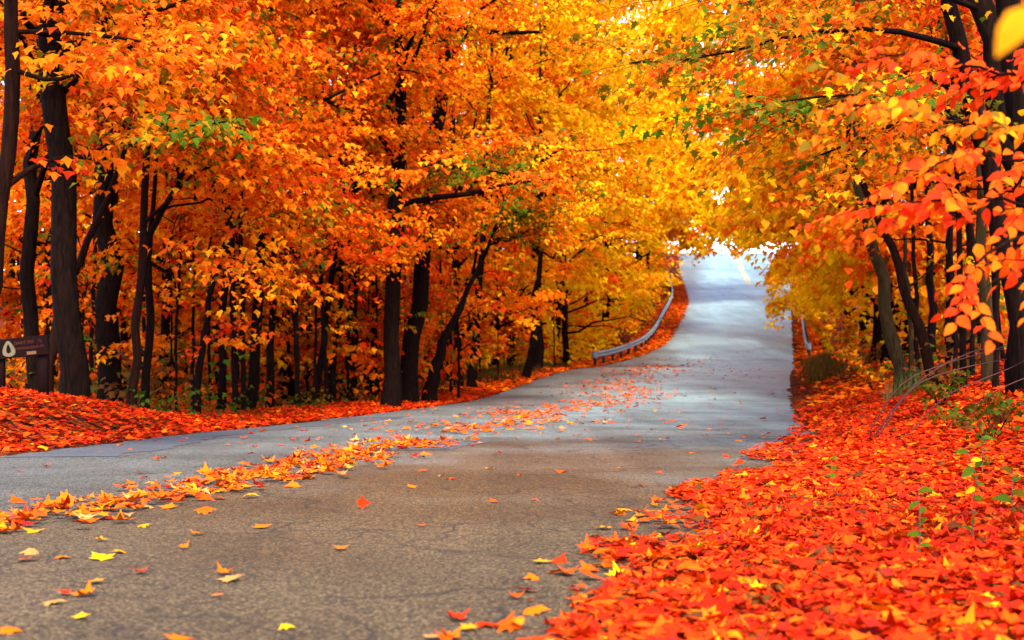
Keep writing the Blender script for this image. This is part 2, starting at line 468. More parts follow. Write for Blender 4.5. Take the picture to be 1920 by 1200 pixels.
def build_leaves(pos, along, nrm, size, col, tmpl):
    """joined leaves as arrays (V, F, C)"""
    T, Fc = tmpl
    along = norm(along)
    nrm = norm(nrm - along * np.sum(nrm * along, -1, keepdims=True))
    side = np.cross(nrm, along)
    s = size[:, None, None]
    V = pos[:, None, :] + s * (T[None, :, 0:1] * along[:, None, :] + T[None, :, 1:2] * side[:, None, :] + T[None, :, 2:3] * nrm[:, None, :])
    n, k = len(pos), len(T)
    Fo = (Fc[None] + (np.arange(n) * k)[:, None, None]).reshape(-1, 3)
    C = np.repeat(col, k, axis=0)
    return V.reshape(-1, 3), Fo, C

def cat(parts):
    Vs, Fs, Cs, o = [], [], [], 0
    for V, Fo, C in parts:
        Vs.append(V); Fs.append(Fo + o); Cs.append(C); o += len(V)
    return np.concatenate(Vs), np.concatenate(Fs), np.concatenate(Cs)

TM = {
    'maple': [leaf_template('maple', -.25, .5), leaf_template('maple', -.45, -.4, .3), leaf_template('maple', .3, .6, -.3)],
    'star': [leaf_template('star', -.25, .3), leaf_template('star', -.5, -.3, .3)],
    'flake': [leaf_template('flake', -.2, .5)],
    'ovate': [leaf_template('ovate', -.25, .5), leaf_template('ovate', -.4, .3, .25), leaf_template('ovate', .2, .6, -.2)],
}
C_YEL = np.array((.95, .57, .003)); C_AMB = np.array((.94, .30, .003)); C_ORA = np.array((.88, .155, .002))
C_DOR = np.array((.80, .080, .002)); C_RED = np.array((.60, .028, .002)); C_CRI = np.array((.30, .012, .004))
C_GRN = np.array((.085, .15, .005)); C_OLV = np.array((.22, .125, .004)); C_BRN = np.array((.16, .045, .006)); C_PAL = np.array((.62, .26, .06))

PAL = {
    'orange': ([C_AMB, C_ORA, C_DOR, C_RED, C_OLV, C_GRN], [.30, .38, .20, .03, .05, .04]),
    'orange2': ([C_AMB, C_ORA, C_DOR, C_YEL, C_OLV], [.36, .40, .10, .10, .04]),
    'gold': ([C_YEL, C_AMB, C_ORA, C_OLV], [.44, .40, .14, .02]),
    'yellow': ([C_YEL, C_AMB, C_ORA], [.68, .28, .04]),
    'rust': ([C_ORA, C_DOR, C_RED, C_OLV, C_AMB, C_GRN], [.32, .34, .14, .09, .06, .05]),
    'red': ([C_DOR, C_RED, C_ORA, C_AMB, C_OLV], [.40, .22, .24, .08, .06]),
    'mixed': ([C_OLV, C_AMB, C_ORA, C_GRN, C_DOR, C_YEL], [.30, .20, .26, .10, .08, .06]),
    'green': ([C_GRN, C_OLV, C_AMB], [.6, .3, .1]),
}
def pick(pal, n, r):
    cs, ps = PAL[pal]
    ps = np.array(ps) / np.sum(ps)
    return np.array(cs)[r.choice(len(cs), n, p=ps)]

# ------------------------------------------------------------------ tubes
def tube(pts, rad, sides=8, lump=0.0, r=None):
    pts = np.asarray(pts, float); rad = np.asarray(rad, float)
    n = len(pts)
    tan = np.gradient(pts, axis=0); tan = norm(tan)
    ref = np.array([1.0, 0, 0]) if abs(tan[0][0]) < .8 else np.array([0, 1.0, 0])
    a = norm(np.cross(tan, ref)); c = np.cross(tan, a)
    th = np.linspace(0, 2 * np.pi, sides, endpoint=False)
    rr = np.repeat(rad[:, None], sides, 1)
    if lump and r is not None:
        rr = rr * (1 + lump * (r.random((n, sides)) - .5) + lump * .8 * np.sin(th * 3 + r.random() * 6)[None])
    V = pts[:, None, :] + rr[..., None] * (np.cos(th)[None, :, None] * a[:, None, :] + np.sin(th)[None, :, None] * c[:, None, :])
    V = V.reshape(-1, 3)
    j = np.arange(sides); jn = (j + 1) % sides
    Fs = []
    for i in range(n - 1):
        Fs.append(np.stack([i * sides + j, i * sides + jn, (i + 1) * sides + jn, (i + 1) * sides + j], 1))
    return V, np.concatenate(Fs)

def cat2(parts):
    Vs, Fs, o = [], [], 0
    for V, Fo in parts:
        Vs.append(V); Fs.append(Fo + o); o += len(V)
    return np.concatenate(Vs), np.concatenate(Fs)

def resample(pts, rad, n):
    pts = np.asarray(pts, float); rad = np.asarray(rad, float)
    d = np.r_[0, np.cumsum(np.linalg.norm(np.diff(pts, axis=0), axis=1))]
    t = np.linspace(0, d[-1], n)
    fs = [pchip(d, pts[:, k]) if len(pts) > 2 else (lambda x, k=k: np.interp(x, d, pts[:, k])) for k in range(3)]
    return np.stack([f(t) for f in fs], 1), np.interp(t, d, rad)

def interp_path(pts, t):
    """points at parameters t in 0..1 along a path of evenly spaced points, and tangents"""
    n = len(pts)
    x = np.clip(t, 0, 1) * (n - 1)
    i = np.minimum(x.astype(int), n - 2)
    f = (x - i)[:, None]
    return pts[i] * (1 - f) + pts[i + 1] * f, norm(pts[i + 1] - pts[i])

UP = np.array([0, 0, 1.0])
TRIS = [0]

def sprays(path, r, n_spray, per, length, size, pal, kind, t0=.3, t1=1.0, droop=(.25, 1.25), flat=1.0, twigs=None, twig_r=.004, smix=.25):
    """leaf sprays on side twigs along a limb; returns leaf arrays, appends twig tubes to twigs"""
    t = t0 + (t1 - t0) * r.random(n_spray) ** .8
    p, tan = interp_path(path, t)
    side = norm(np.cross(tan, UP)) * np.where(r.random((n_spray, 1)) < .5, -1, 1)
    d = norm(tan * r.uniform(.1, .9, (n_spray, 1)) + side * r.uniform(.15, 1.2, (n_spray, 1)) + UP * r.uniform(-.35, .30, (n_spray, 1)))
    L = length * r.uniform(.55, 1.25, n_spray)
    base_c = pick(pal, n_spray, r)
    u = r.uniform(.12, 1.0, (n_spray, per)) ** .8
    s2 = norm(np.cross(d, UP))
    up2 = np.cross(s2, d)
    wdt = .22 * L[:, None] * (1.15 - .75 * np.abs(u - .45)) 
    pos = (p[:, None, :] + d[:, None, :] * (u * L[:, None])[..., None]
           + s2[:, None, :] * (r.normal(0, 1, (n_spray, per)) * wdt)[..., None]
           + up2[:, None, :] * (r.normal(0, .055 * flat, (n_spray, per)) * L[:, None])[..., None]
           - UP * ((.16 * u ** 2) * L[:, None])[..., None])
    ang = r.normal(0, .9, (n_spray, per))
    hd = d.copy(); hd[:, 2] = 0; hd = norm(hd + 1e-6)
    ca, sa = np.cos(ang), np.sin(ang)
    al = np.stack([hd[:, None, 0] * ca - hd[:, None, 1] * sa, hd[:, None, 0] * sa + hd[:, None, 1] * ca, 0 * ca], -1)
    dr = r.uniform(droop[0], droop[1], (n_spray, per))
    along = al * np.cos(dr)[..., None] - UP * np.sin(dr)[..., None]
    nr = UP * np.cos(dr)[..., None] + al * np.sin(dr)[..., None]
    nr = nr + r.normal(0, .22, nr.shape)
    col = np.repeat(base_c[:, None, :], per, 1)
    alt = pick(pal, n_spray * per, r).reshape(n_spray, per, 3)
    mx = (r.random((n_spray, per, 1)) < smix) * r.uniform(.3, 1, (n_spray, per, 1))
    col = (col * (1 - mx) + alt * mx) * r.uniform(.72, 1.1, (n_spray, per, 1))
    sz = size * r.uniform(.65, 1.2, n_spray * per)
    pos = pos.reshape(-1, 3); along = along.reshape(-1, 3); nr = nr.reshape(-1, 3); col = col.reshape(-1, 3)
    if twigs is not None:
        for k in range(n_spray):
            q = np.stack([p[k], p[k] + d[k] * L[k] * .5 - UP * .03 * L[k], p[k] + d[k] * L[k] * .95 - UP * .15 * L[k]])
            twigs.append(tube(q, np.array([twig_r, twig_r * .75, twig_r * .35]), 3))
    tm = TM[kind]
    g = r.integers(0, len(tm), len(pos))
    yv = np.clip(pos[:, 1], 0, 239)                  # nothing hangs low over the carriageway and the guardrail
    low = (pos[:, 1] > 46) & (pos[:, 1] < 170) & (pos[:, 0] > X_L(yv) - 1.9) & (pos[:, 0] < X_R(yv) - 1.6) & (pos[:, 2] < Z_ROAD(yv) + 3.4)
    g = np.where(low, -1, g)
    out = []
    for k in range(len(tm)):
        s = g == k
        if s.any():
            out.append(build_leaves(pos[s], along[s], nr[s], sz[s], col[s], tm[k]))
    return out

def tree(name, label, catg, trunk, H, R, pal, size, kind='star', seed=0, n_limb=9, c0=.3, n_spray=20, per=16,
         bark=None, group=None, bias=None, bias_w=.6, spray_len=1.1, extra=(), twig=True, limb_parts=True, sides=10, el=(.15, .7), top_leaf=True, extra_pal=None, droop=(.25, 1.25), prof=(1.0, .45)):
    """trunk: world points with radii; H: top height above the base; limbs are parts, the leaves one crown"""
    r = rng_of(seed + 1000)
    bark = bark or M_BARK
    pts = np.array([q[:3] for q in trunk], float); rad = np.array([q[3] for q in trunk], float)
    base = pts[0].copy()
    g0 = gz1(base[0], base[1])
    if g0 < base[2]:
        pts[0][2] = g0
    base[2] = g0
    top = pts[-1]
    if top[2] < base[2] + H:                       # carry the trunk on to its full height
        dv = norm(pts[-1] - pts[-2]) * .5 + UP * .8
        dv = dv / dv[2]
        for f in (.4, .75, 1.0):
            hh = (base[2] + H - top[2]) * f
            q = top + dv * hh + np.array([r.normal(0, .12), r.normal(0, .12), 0])
            pts = np.vstack([pts, q]); rad = np.r_[rad, max(rad[len(trunk) - 1] * (1 - .88 * f), .012)]
    root = empty(name, base)
    tag(root, label, catg, group)
    pth, rr = resample(pts, rad, 22)
    pth = pth + np.concatenate([[[0, 0, 0]], r.normal(0, 1, (21, 3)) * np.array([.35, .35, 0]) * rr[1:, None]])
    rr = rr * (1 + .28 * np.exp(-(pth[:, 2] - pth[0][2]) / .28))     # root flare
    low = pth[0] - UP * .25
    tp = np.vstack([low, pth]); tr_ = np.r_[rr[0] * 1.12, rr]
    V, Fq = tube(tp, tr_, sides, .07, r)
    link('trunk', mk_mesh('trunk', V - base, Fq, bark, smooth=True), root)
    leaves = []
    zrel = (pth[:, 2] - base[2]) / H
    limbs = []
    for k in range(n_limb):
        h = c0 + (0.97 - c0) * ((k + r.uniform(.1, .9)) / n_limb)
        i = int(np.argmin(np.abs(zrel - h)))
        p0 = pth[i]
        az = r.uniform(0, 2 * np.pi) if k % 2 else (k * 2.4 + r.uniform(-.5, .5))
        hv = np.array([math.cos(az), math.sin(az), 0])
        if bias is not None:
            bv = np.array([bias[0], bias[1], 0.0]); bv /= np.linalg.norm(bv)
            hv = norm(hv + bv * bias_w * r.uniform(.3, 1.6))
        f = (h - c0) / (1 - c0)
        Lk = R * (prof[0] + (prof[1] - prof[0]) * f) * r.uniform(.7, 1.15)
        e = r.uniform(*el) + .5 * f
        s = np.linspace(0, 1, 7)
        wob = np.cumsum(r.normal(0, .045, (7, 3)), 0) * Lk; wob[0] = 0
        ee = e * (1 - 1.15 * s)
        st = np.stack([hv[0] * np.cos(ee), hv[1] * np.cos(ee), np.sin(ee)], 1)
        q = p0 + np.vstack([[0, 0, 0], np.cumsum(st[:-1] * Lk / 6, 0)]) + wob
        limbs.append((q, np.linspace(max(min(rr[i] * .55, .02 + .012 * Lk), .012), .006, 7), n_spray, pal, size, kind))
    for ex in extra:                                # limbs traced where the photograph shows them
        q = np.array([P(a, bb, c) for a, bb, c, w in ex['pts']]); w_ = np.array([w * c / F * .5 for a, bb, c, w in ex['pts']])
        q, w_ = resample(q, w_, 9)
        limbs.append((q, w_, ex.get('n', n_spray), ex.get('pal', extra_pal or pal), ex.get('size', size), ex.get('kind', kind)))
    joined = []
    for q, w_, ns, pl, sz, kd in limbs:
        tw = [] if twig else None
        if ns:
            leaves += sprays(q, r, ns, per, spray_len, sz, pl, kd, droop=droop, twigs=tw, twig_r=max(.0035, .00018 * base[1]))
        parts = [tube(q, w_, 6)]
        Vl, Fl = parts[0]
        if tw:
            Vt, Ft = cat2(tw)
            Vl, Fl = cat2([(Vl, Fl), (Vt, Ft)])
        if limb_parts:
            link('limb', mk_mesh('limb', Vl - base, Fl, bark, smooth=True), root)
        else:
            joined.append((Vl, Fl))
    if joined:
        Vl, Fl = cat2(joined)
        link('limbs', mk_mesh('limbs', Vl - base, Fl, bark, smooth=True), root)
    if top_leaf:
        leaves += sprays(pth[-8:], r, n_spray, per, spray_len * .9, size, pal, kind, t0=0)
    V, Fo, C = cat(leaves)
    TRIS[0] += len(Fo)
    link('crown', mk_mesh('crown', V - base, Fo, M_LEAF, C), root)
    return root

def T(Y, *pts):
    """trunk points from photograph pixels (x, y, width) at depth Y"""
    return [(*P(x, y, Y), .5 * w * Y / F) for x, y, w in pts]

# --------------------------------------------- left wood, front row (trunks traced from the photograph)
ROADW = (.6, -1.0)       # the way limbs reach for the light: out over the road
LG = 'front row of maples along the left verge'
def lt(label, trunk, H, R, pal, seed, **kw):
    a = dict(n_limb=13, c0=.28, n_spray=26, per=18, size=.128, bias=ROADW, bias_w=1.0, group=LG)
    a.update(kw)
    tree('maple_tree', label, 'tree', trunk, H, R, pal, a.pop('size'), seed=seed, **a)

lt('reddish slim trunk leaning in at the left edge of the picture', T(13.5, (-60, 720, 34), (-5, 430, 30), (20, 260, 28), (26, 120, 27), (24, 0, 25)), 9, 3.2, 'orange', 1,
   bark=M_BARK_R, c0=.5, n_limb=5, size=.115, kind='star', extra=[{'pts': [(10, 352, 13.5, 12), (60, 315, 13.6, 11), (110, 297, 13.7, 10), (160, 292, 13.8, 8), (205, 268, 13.9, 5)], 'n': 5},
   {'pts': [(24, 60, 13.5, 10), (110, 60, 13.6, 8), (220, 70, 13.8, 6), (330, 100, 14.0, 4)], 'n': 26, 'pal': 'orange'}, {'pts': [(24, 130, 13.5, 10), (100, 150, 13.4, 8), (180, 130, 13.3, 6), (270, 140, 13.2, 4)], 'n': 22, 'pal': 'orange'}])
lt('thick dark maple trunk just right of the brown trail sign', T(20, (140, 780, 50), (134, 600, 48), (123, 400, 46), (112, 200, 44), (104, 0, 42)), 15, 4.6, 'orange', 2, n_limb=15, c0=.30,
   extra=[{'pts': [(112, 180, 20, 12), (180, 120, 19.4, 9), (300, 75, 18.8, 6), (440, 60, 18.4, 4)], 'n': 30, 'pal': 'orange'}])
lt('straight dark trunk rising behind the brown trail sign', T(24, (58, 750, 28), (62, 400, 26), (72, 180, 20), (80, 0, 17)), 14, 4.0, 'rust', 3)
lt('bent slim trunk leaning across behind the thick trunk', T(21.0, (84, 765, 24), (100, 650, 20), (126, 545, 16), (166, 455, 13), (205, 360, 11), (238, 275, 8)), 7, 2.2, 'mixed', 4, n_limb=4, c0=.6, bark=M_BARK_R,
   extra=[{'pts': [(238, 275, 21, 6), (330, 240, 18.6, 4), (430, 228, 17.6, 3)], 'n': 24, 'pal': 'green'}])
lt('wide black trunk set back between the thick trunk and a twin pair', T(26, (205, 780, 44), (205, 600, 42), (200, 450, 38), (196, 300, 32), (190, 100, 26)), 16, 4.6, 'rust', 5)
lt('left stem of the slim twin pair of trunks', T(21, (248, 800, 18), (256, 620, 16), (263, 540, 15), (270, 400, 14), (276, 200, 12), (270, 0, 9)), 11, 3.0, 'orange', 6, bark=M_BARK_R)
lt('right stem of the slim twin pair, forking towards its top', T(21.6, (272, 800, 17), (278, 600, 15), (278, 460, 14), (304, 400, 11), (345, 320, 9), (372, 200, 7), (395, 60, 5)), 9, 2.8, 'orange', 7,
   extra=[{'pts': [(279, 450, 21.6, 10), (288, 380, 21.6, 9), (293, 300, 21.6, 7), (300, 200, 21.6, 5)], 'n': 8}])
lt('thin sapling leaning right over the verge, one bright leaf spray below', T(23, (368, 770, 15), (384, 620, 12), (404, 520, 10), (430, 440, 9), (472, 385, 7), (540, 345, 5)), 5, 1.8, 'orange', 8, n_limb=3, c0=.55,
   extra=[{'pts': [(384, 640, 23, 5), (420, 620, 22.4, 4), (470, 605, 22, 3), (505, 610, 21.8, 2)], 'n': 6, 'pal': 'rust'}])
lt('straight trunk left of a close slimmer neighbour, mid left wood', T(28, (465, 775, 21), (482, 600, 20), (490, 440, 19), (497, 330, 17), (500, 150, 13)), 14, 4.2, 'orange', 9)
lt('slim trunk close against the right of a straighter thicker one', T(29, (505, 775, 15), (508, 560, 13), (518, 420, 10), (520, 250, 8)), 11, 3.0, 'orange', 10)
lt('slim upright trunk before the leaning sapling, mid left wood', T(27, (415, 775, 16), (418, 690, 15), (425, 500, 13), (430, 300, 10)), 12, 3.4, 'rust', 11)
lt('slender trunk leaning right, first of three thin stems', T(31, (590, 775, 15), (612, 600, 12), (628, 480, 10), (640, 300, 8)), 11, 3.2, 'orange', 12)
lt('slender middle stem of three thin stems in the left wood', T(32, (620, 775, 13), (633, 620, 11), (641, 500, 9), (645, 350, 7)), 10, 3.0, 'orange', 13)
lt('darker thicker last of three stems, nearer the paired big trunks', T(33, (655, 775, 21), (662, 600, 17), (668, 450, 13), (670, 250, 10)), 13, 3.8, 'orange2', 14)
lt('thick straight trunk, left of the big pair at mid verge', T(30, (733, 765, 33), (737, 640, 30), (741, 530, 29), (746, 400, 27), (752, 200, 22)), 16, 4.8, 'orange', 15, n_limb=15)
lt('thick leaning trunk, right of the big pair, topped by a level bough', T(33, (765, 755, 36), (780, 600, 32), (795, 470, 31), (812, 300, 28), (828, 130, 25), (832, 0, 21)), 17, 5.0, 'orange2', 16, n_limb=15,
   extra=[{'pts': [(832, 60, 33, 16), (860, 50, 32.7, 14), (900, 58, 32.4, 11), (950, 62, 32, 9), (1010, 60, 31.6, 6)], 'n': 10, 'pal': 'mixed'}, {'pts': [(828, 90, 31, 14), (800, 70, 30.5, 12), (770, 60, 30, 7)], 'n': 14, 'pal': 'green'}, {'pts': [(812, 300, 33, 10), (870, 318, 30.5, 7), (930, 322, 29.5, 5), (985, 335, 29, 3)], 'n': 26, 'pal': 'green'}])
lt('thin trunk leaning far right over the road edge, beyond the big pair', T(34, (806, 740, 28), (832, 640, 17), (866, 570, 11), (903, 490, 7), (930, 420, 5)), 6, 2.6, 'mixed', 17, n_limb=4, c0=.62,
   extra=[{'pts': [(903, 490, 34, 5), (930, 430, 33.5, 4), (970, 395, 33, 3)], 'n': 22, 'pal': 'green'}])
lt('dark trunk beyond the leaning one, where the verge starts to rise', T(41, (885, 722, 18), (892, 640, 15), (902, 500, 12), (910, 350, 10)), 15, 4.8, 'gold', 18)
lt('low forked trunk beside the rising leaf strip', T(47, (985, 705, 15), (1000, 640, 13), (1010, 520, 10), (1015, 380, 8)), 16, 5.2, 'gold', 19, size=.15)
lt('stout short-looking trunk under golden leaves before the guardrail', T(54, (1003, 692, 22), (1005, 600, 20), (1010, 450, 16), (1015, 300, 12)), 19, 5.6, 'yellow', 20, size=.16)

# --------------------------------------------- right wood, near trunks
RG = 'trees along the right verge'
LEFTW = (-1.0, -.45)
def rt(label, trunk, H, R, pal, seed, **kw):
    a = dict(n_limb=8, c0=.32, n_spray=20, per=15, size=.13, bias=LEFTW, bias_w=.6, group=RG)
    a.update(kw)
    tree('maple_tree', label, 'tree', trunk, H, R, pal, a.pop('size'), seed=seed, **a)
rt('tan mossy trunk leaning left, standing at the right verge', T(25, (1692, 738, 28), (1667, 620, 25), (1640, 500, 22), (1620, 400, 18), (1607, 280, 14), (1600, 150, 10)), 12, 3.6, 'gold', 41, bark=M_BARK_T, n_limb=7)
rt('dark red-brown trunk curving left above the right verge', T(22, (1768, 768, 22), (1737, 660, 20), (1700, 550, 18), (1665, 450, 15), (1640, 400, 13), (1612, 325, 11), (1590, 278, 9)), 6.5, 2.4, 'mixed', 42, bark=M_BARK_R, n_limb=5, c0=.55,
   extra=[{'pts': [(1600, 300, 22, 8), (1560, 350, 22, 5), (1500, 400, 22, 3)], 'n': 7}, {'pts': [(1605, 300, 22, 7), (1640, 270, 22, 5), (1700, 255, 22, 3)], 'n': 8}])
rt('thin pale sapling stem between the two leaning right trunks', T(25, (1714, 730, 10), (1702, 560, 8), (1692, 400, 6)), 5, 1.6, 'gold', 43, bark=M_BARK_T, n_limb=3, n_spray=12)
rt('tall dark trunk leaning left, its top emerging over red leaves', T(15, (1912, 765, 36), (1900, 600, 34), (1870, 400, 33), (1830, 210, 31), (1785, 30, 30), (1765, -90, 27)), 9.5, 3.0, 'mixed', 44, n_limb=5, c0=.7, kind='maple', size=.10,
   extra=[{'pts': [(1800, 90, 15, 14), (1690, 60, 14.2, 11), (1510, 62, 13.4, 8), (1400, 90, 13, 6), (1290, 112, 12.6, 4), (1180, 118, 12.3, 3)], 'n': 46, 'pal': 'mixed'},
          {'pts': [(1825, 190, 15, 13), (1715, 135, 14.4, 10), (1650, 170, 14, 8), (1560, 200, 13.6, 6), (1470, 230, 13.2, 4)], 'n': 40, 'pal': 'mixed'},
          {'pts': [(1838, 260, 15, 10), (1760, 200, 14.6, 8), (1640, 250, 14.2, 6), (1540, 290, 13.8, 4)], 'n': 34, 'pal': 'mixed'},
          {'pts': [(1838, 240, 15, 8), (1640, 180, 13, 6), (1500, 185, 12.4, 4), (1385, 210, 12, 2)], 'n': 20, 'pal': 'green'}])
rt('thickest dark trunk at the upper right corner', T(14, (1985, 760, 60), (1950, 520, 50), (1882, 190, 47), (1842, 0, 44), (1830, -90, 40)), 10, 3.2, 'orange', 45, n_limb=6, c0=.55, kind='maple', size=.10,
   extra=[{'pts': [(1845, 20, 14, 14), (1700, -30, 13.4, 10), (1500, -20, 12.6, 7), (1330, -10, 12, 4)], 'n': 40, 'pal': 'mixed'}])
rt('dark trunk leaving the picture at its upper right corner', T(12.5, (2070, 770, 60), (1985, 420, 50), (1920, 190, 47), (1884, 0, 45), (1872, -90, 42)), 9, 3.0, 'red', 46, n_limb=5, c0=.6, kind='maple', size=.10)
rt('slim trunk behind the arching red twigs, left of a stouter one', T(20, (1808, 775, 14), (1803, 600, 12), (1796, 420, 10), (1790, 250, 7)), 9, 2.8, 'red', 47)
rt('stout brown trunk behind the arching red twigs', T(19, (1857, 778, 27), (1848, 600, 23), (1845, 450, 20), (1840, 300, 16)), 12, 3.4, 'red', 48, bark=M_BARK_T)
rt('slim dark trunk just right of the stout brown one', T(22, (1884, 765, 16), (1872, 600, 13), (1862, 450, 10), (1858, 250, 8)), 11, 3.2, 'rust', 49)
rt('dark slim trunk set back behind the curving red-brown one', T(29, (1752, 745, 18), (1748, 600, 16), (1744, 450, 13), (1742, 250, 10)), 13, 3.8, 'orange', 50)
rt('dark upright trunk set back at the right, among red leaves', T(27, (1825, 750, 20), (1822, 600, 18), (1818, 420, 15), (1815, 250, 12)), 13, 3.6, 'red', 51)

# --------------------------------------------- trees further on, both sides, and deeper in the wood
ORD = ['first', 'second', 'third', 'fourth', 'fifth', 'sixth', 'seventh', 'eighth', 'ninth', 'tenth', 'eleventh', 'twelfth', 'thirteenth', 'fourteenth',
       'fifteenth', 'sixteenth', 'seventeenth', 'eighteenth', 'nineteenth', 'twentieth']
def row(spots, namer, group, seed0, **kw):
    spots = sorted(spots, key=lambda s: s[0] / s[1])
    for k, s in enumerate(spots):
        x, y, H, R, pal, rad = s
        r = rng_of(seed0 + k)
        z = gz1(x, y)
        ln = r.normal(0, .03, 2)
        tr = [(x, y, z, rad), (x + ln[0] * H * .3, y + ln[1] * H * .3, z + H * .3, rad * .85), (x + ln[0] * H * .6, y + ln[1] * H * .6, z + H * .6, rad * .62)]
        a = dict(seed=seed0 + k, group=group, twig=False, sides=8)
        a.update(kw)
        tree('maple_tree', namer(k), 'tree', tr, H, R, pal, a.pop('size'), **a)

r = rng_of(77)
# second and third rows in the left wood
sp = []
for px, Y in [(-40, 34), (20, 40), (95, 33), (160, 38), (232, 35), (300, 32), (345, 40), (402, 36), (455, 42), (540, 36), (578, 44), (690, 40), (700, 47), (842, 48), (860, 42), (930, 52), (955, 60), (1060, 66)]:
    sp.append(((px - 960) * Y / F, Y, r.uniform(13, 18), r.uniform(4, 5), r.choice(['orange', 'rust', 'orange2']), r.uniform(.08, .19)))
row(sp, lambda k: f'{ORD[k]} from the left of the darker trees standing behind the left front row', 'second row in the left wood', 300,
    size=.21, kind='flake', n_limb=16, c0=.05, n_spray=17, per=13, bias=ROADW, bias_w=.4, spray_len=1.3)
sp = []
for px, Y in [(-60, 52), (60, 56), (130, 50), (240, 58), (330, 52), (430, 60), (520, 54), (620, 62), (720, 66), (800, 60), (900, 74), (1000, 82)]:
    sp.append(((px - 960) * Y / F, Y, r.uniform(18, 23), r.uniform(5, 6), r.choice(['orange', 'rust', 'orange2', 'gold']), r.uniform(.1, .2)))
row(sp, lambda k: f'{ORD[k]} from the left of the hazy trees deepest in the left wood', 'deep trees of the left wood', 340,
    size=.40, kind='flake', n_limb=18, c0=.03, n_spray=17, per=13, spray_len=2.0)
# slim saplings under the left wood
sp = []
for px, Y in [(150, 27), (330, 25), (395, 29), (445, 31), (560, 29), (575, 33), (690, 35), (705, 33), (845, 39), (860, 36), (935, 46), (1040, 58), (320, 30), (530, 33), (640, 37), (180, 30)]:
    sp.append(((px - 960) * Y / F, Y, r.uniform(3.6, 6.5), r.uniform(1.3, 2.0), r.choice(['rust', 'orange', 'rust', 'mixed']), r.uniform(.025, .05)))
row(sp, lambda k: f'{ORD[k]} from the left of the thin understorey saplings in the left wood', 'saplings under the left wood', 380,
    size=.13, kind='star', n_limb=8, c0=.28, n_spray=7, per=9, spray_len=.75, el=(.0, .5))
sp = []
for k in range(20):
    px = -20 + 1050 * (k + r.uniform(.1, .9)) / 20; Y = r.uniform(24, 34) + max(0, px - 600) * .035
    sp.append((min((px - 960) * Y / F, float(X_L(Y)) - 2.2), Y, r.uniform(8, 12), r.uniform(1.8, 2.6), r.choice(['rust', 'red', 'orange']), r.uniform(.03, .06)))
row(sp, lambda k: f'{ORD[k]} from the left of the pole-thin dark trunks crowding the left wood', 'pole-thin trunks of the left wood', 400,
    size=.14, kind='star', n_limb=9, c0=.2, n_spray=10, per=10, spray_len=.9, el=(.0, .5))
sp = []
for k in range(20):
    px = -20 + 1100 * (k + r.uniform(.1, .9)) / 20; Y = r.uniform(33, 44) + max(0, px - 600) * .04
    sp.append((min((px - 960) * Y / F, float(X_L(Y)) - 3.2), Y, r.uniform(5, 8), r.uniform(2.2, 3), r.choice(['rust', 'red', 'orange', 'rust']), r.uniform(.04, .07)))
row(sp, lambda k: f'{ORD[k]} from the left of the bushy red-orange young trees behind the left trunks', 'bushy young trees of the left wood', 540,
    size=.21, kind='flake', n_limb=11, c0=.06, n_spray=12, per=10, spray_len=1.2, el=(.0, .5))
# left side along the hill
sp = []
for Y, off, pal, H in [(50, 5.0, 'gold', 20), (58, 3.6, 'yellow', 20), (64, 5.5, 'yellow', 21), (70, 3.4, 'yellow', 16), (76, 7, 'gold', 20), (84, 4.2, 'yellow', 17), (93, 6.5, 'yellow', 19), (102, 4.0, 'gold', 17), (112, 5.0, 'yellow', 18), (122, 3.8, 'gold', 17),
                       (134, 5.5, 'yellow', 18), (146, 4.0, 'gold', 17), (160, 6.0, 'gold', 18), (100, 12, 'orange2', 21), (125, 13, 'gold', 20), (150, 14, 'orange2', 20)]:
    sp.append((float(X_L(Y)) - off, Y, H, 9.0, pal, .17))
row(sp, lambda k: f'{ORD[k]} from the left of the golden trees climbing behind the guardrail', 'golden trees behind the left guardrail', 420,
    size=.30, kind='flake', n_limb=20, c0=.06, n_spray=24, per=15, bias=(1, -.35), bias_w=.9, spray_len=2.0, prof=(.5, 1.1), el=(.2, .6))
# right side along the road
sp = []
for Y, off, pal, H, R in [(33, 4.2, 'orange', 15, 5), (38, 2.8, 'gold', 16, 7), (44, 4.0, 'yellow', 18, 8), (50, 3.2, 'gold', 19, 8), (57, 4.4, 'yellow', 21, 8.5), (66, 3.6, 'yellow', 21, 8), (76, 4.2, 'gold', 21, 8), (87, 3.6, 'yellow', 20, 7.6),
                          (98, 4.5, 'gold', 18, 6.6), (110, 3.8, 'yellow', 18, 7), (124, 4.0, 'gold', 18, 7), (140, 4.5, 'yellow', 18, 7), (156, 4, 'gold', 18, 7)]:
    sp.append((float(X_R(Y)) + off, Y, H, R, pal, .17))
row(sp, lambda k: f'{ORD[k]} from the left of the golden trees lining the right side uphill', 'golden trees along the right side uphill', 450,
    size=.28, kind='flake', n_limb=20, c0=.05, n_spray=24, per=15, bias=(-1, -.3), bias_w=.95, spray_len=1.9, prof=(.45, 1.12), el=(.2, .6))
sp = []
for px, Y, pal in [(1640, 42, 'orange'), (1700, 36, 'orange2'), (1780, 40, 'rust'), (1850, 36, 'red'), (1930, 33, 'red'), (1600, 60, 'gold'), (1720, 56, 'orange2'), (1830, 52, 'orange'), (1940, 50, 'rust'), (1660, 78, 'gold'), (1790, 74, 'orange2'), (1920, 70, 'orange')]:
    sp.append(((px - 960) * Y / F, Y, r.uniform(15, 20), r.uniform(4.5, 5.5), pal, r.uniform(.1, .18)))
row(sp, lambda k: f'{ORD[k]} from the left of the trees deeper in the right wood', 'trees deeper in the right wood', 480,
    size=.26, kind='flake', n_limb=15, c0=.04, n_spray=18, per=14, spray_len=1.5)

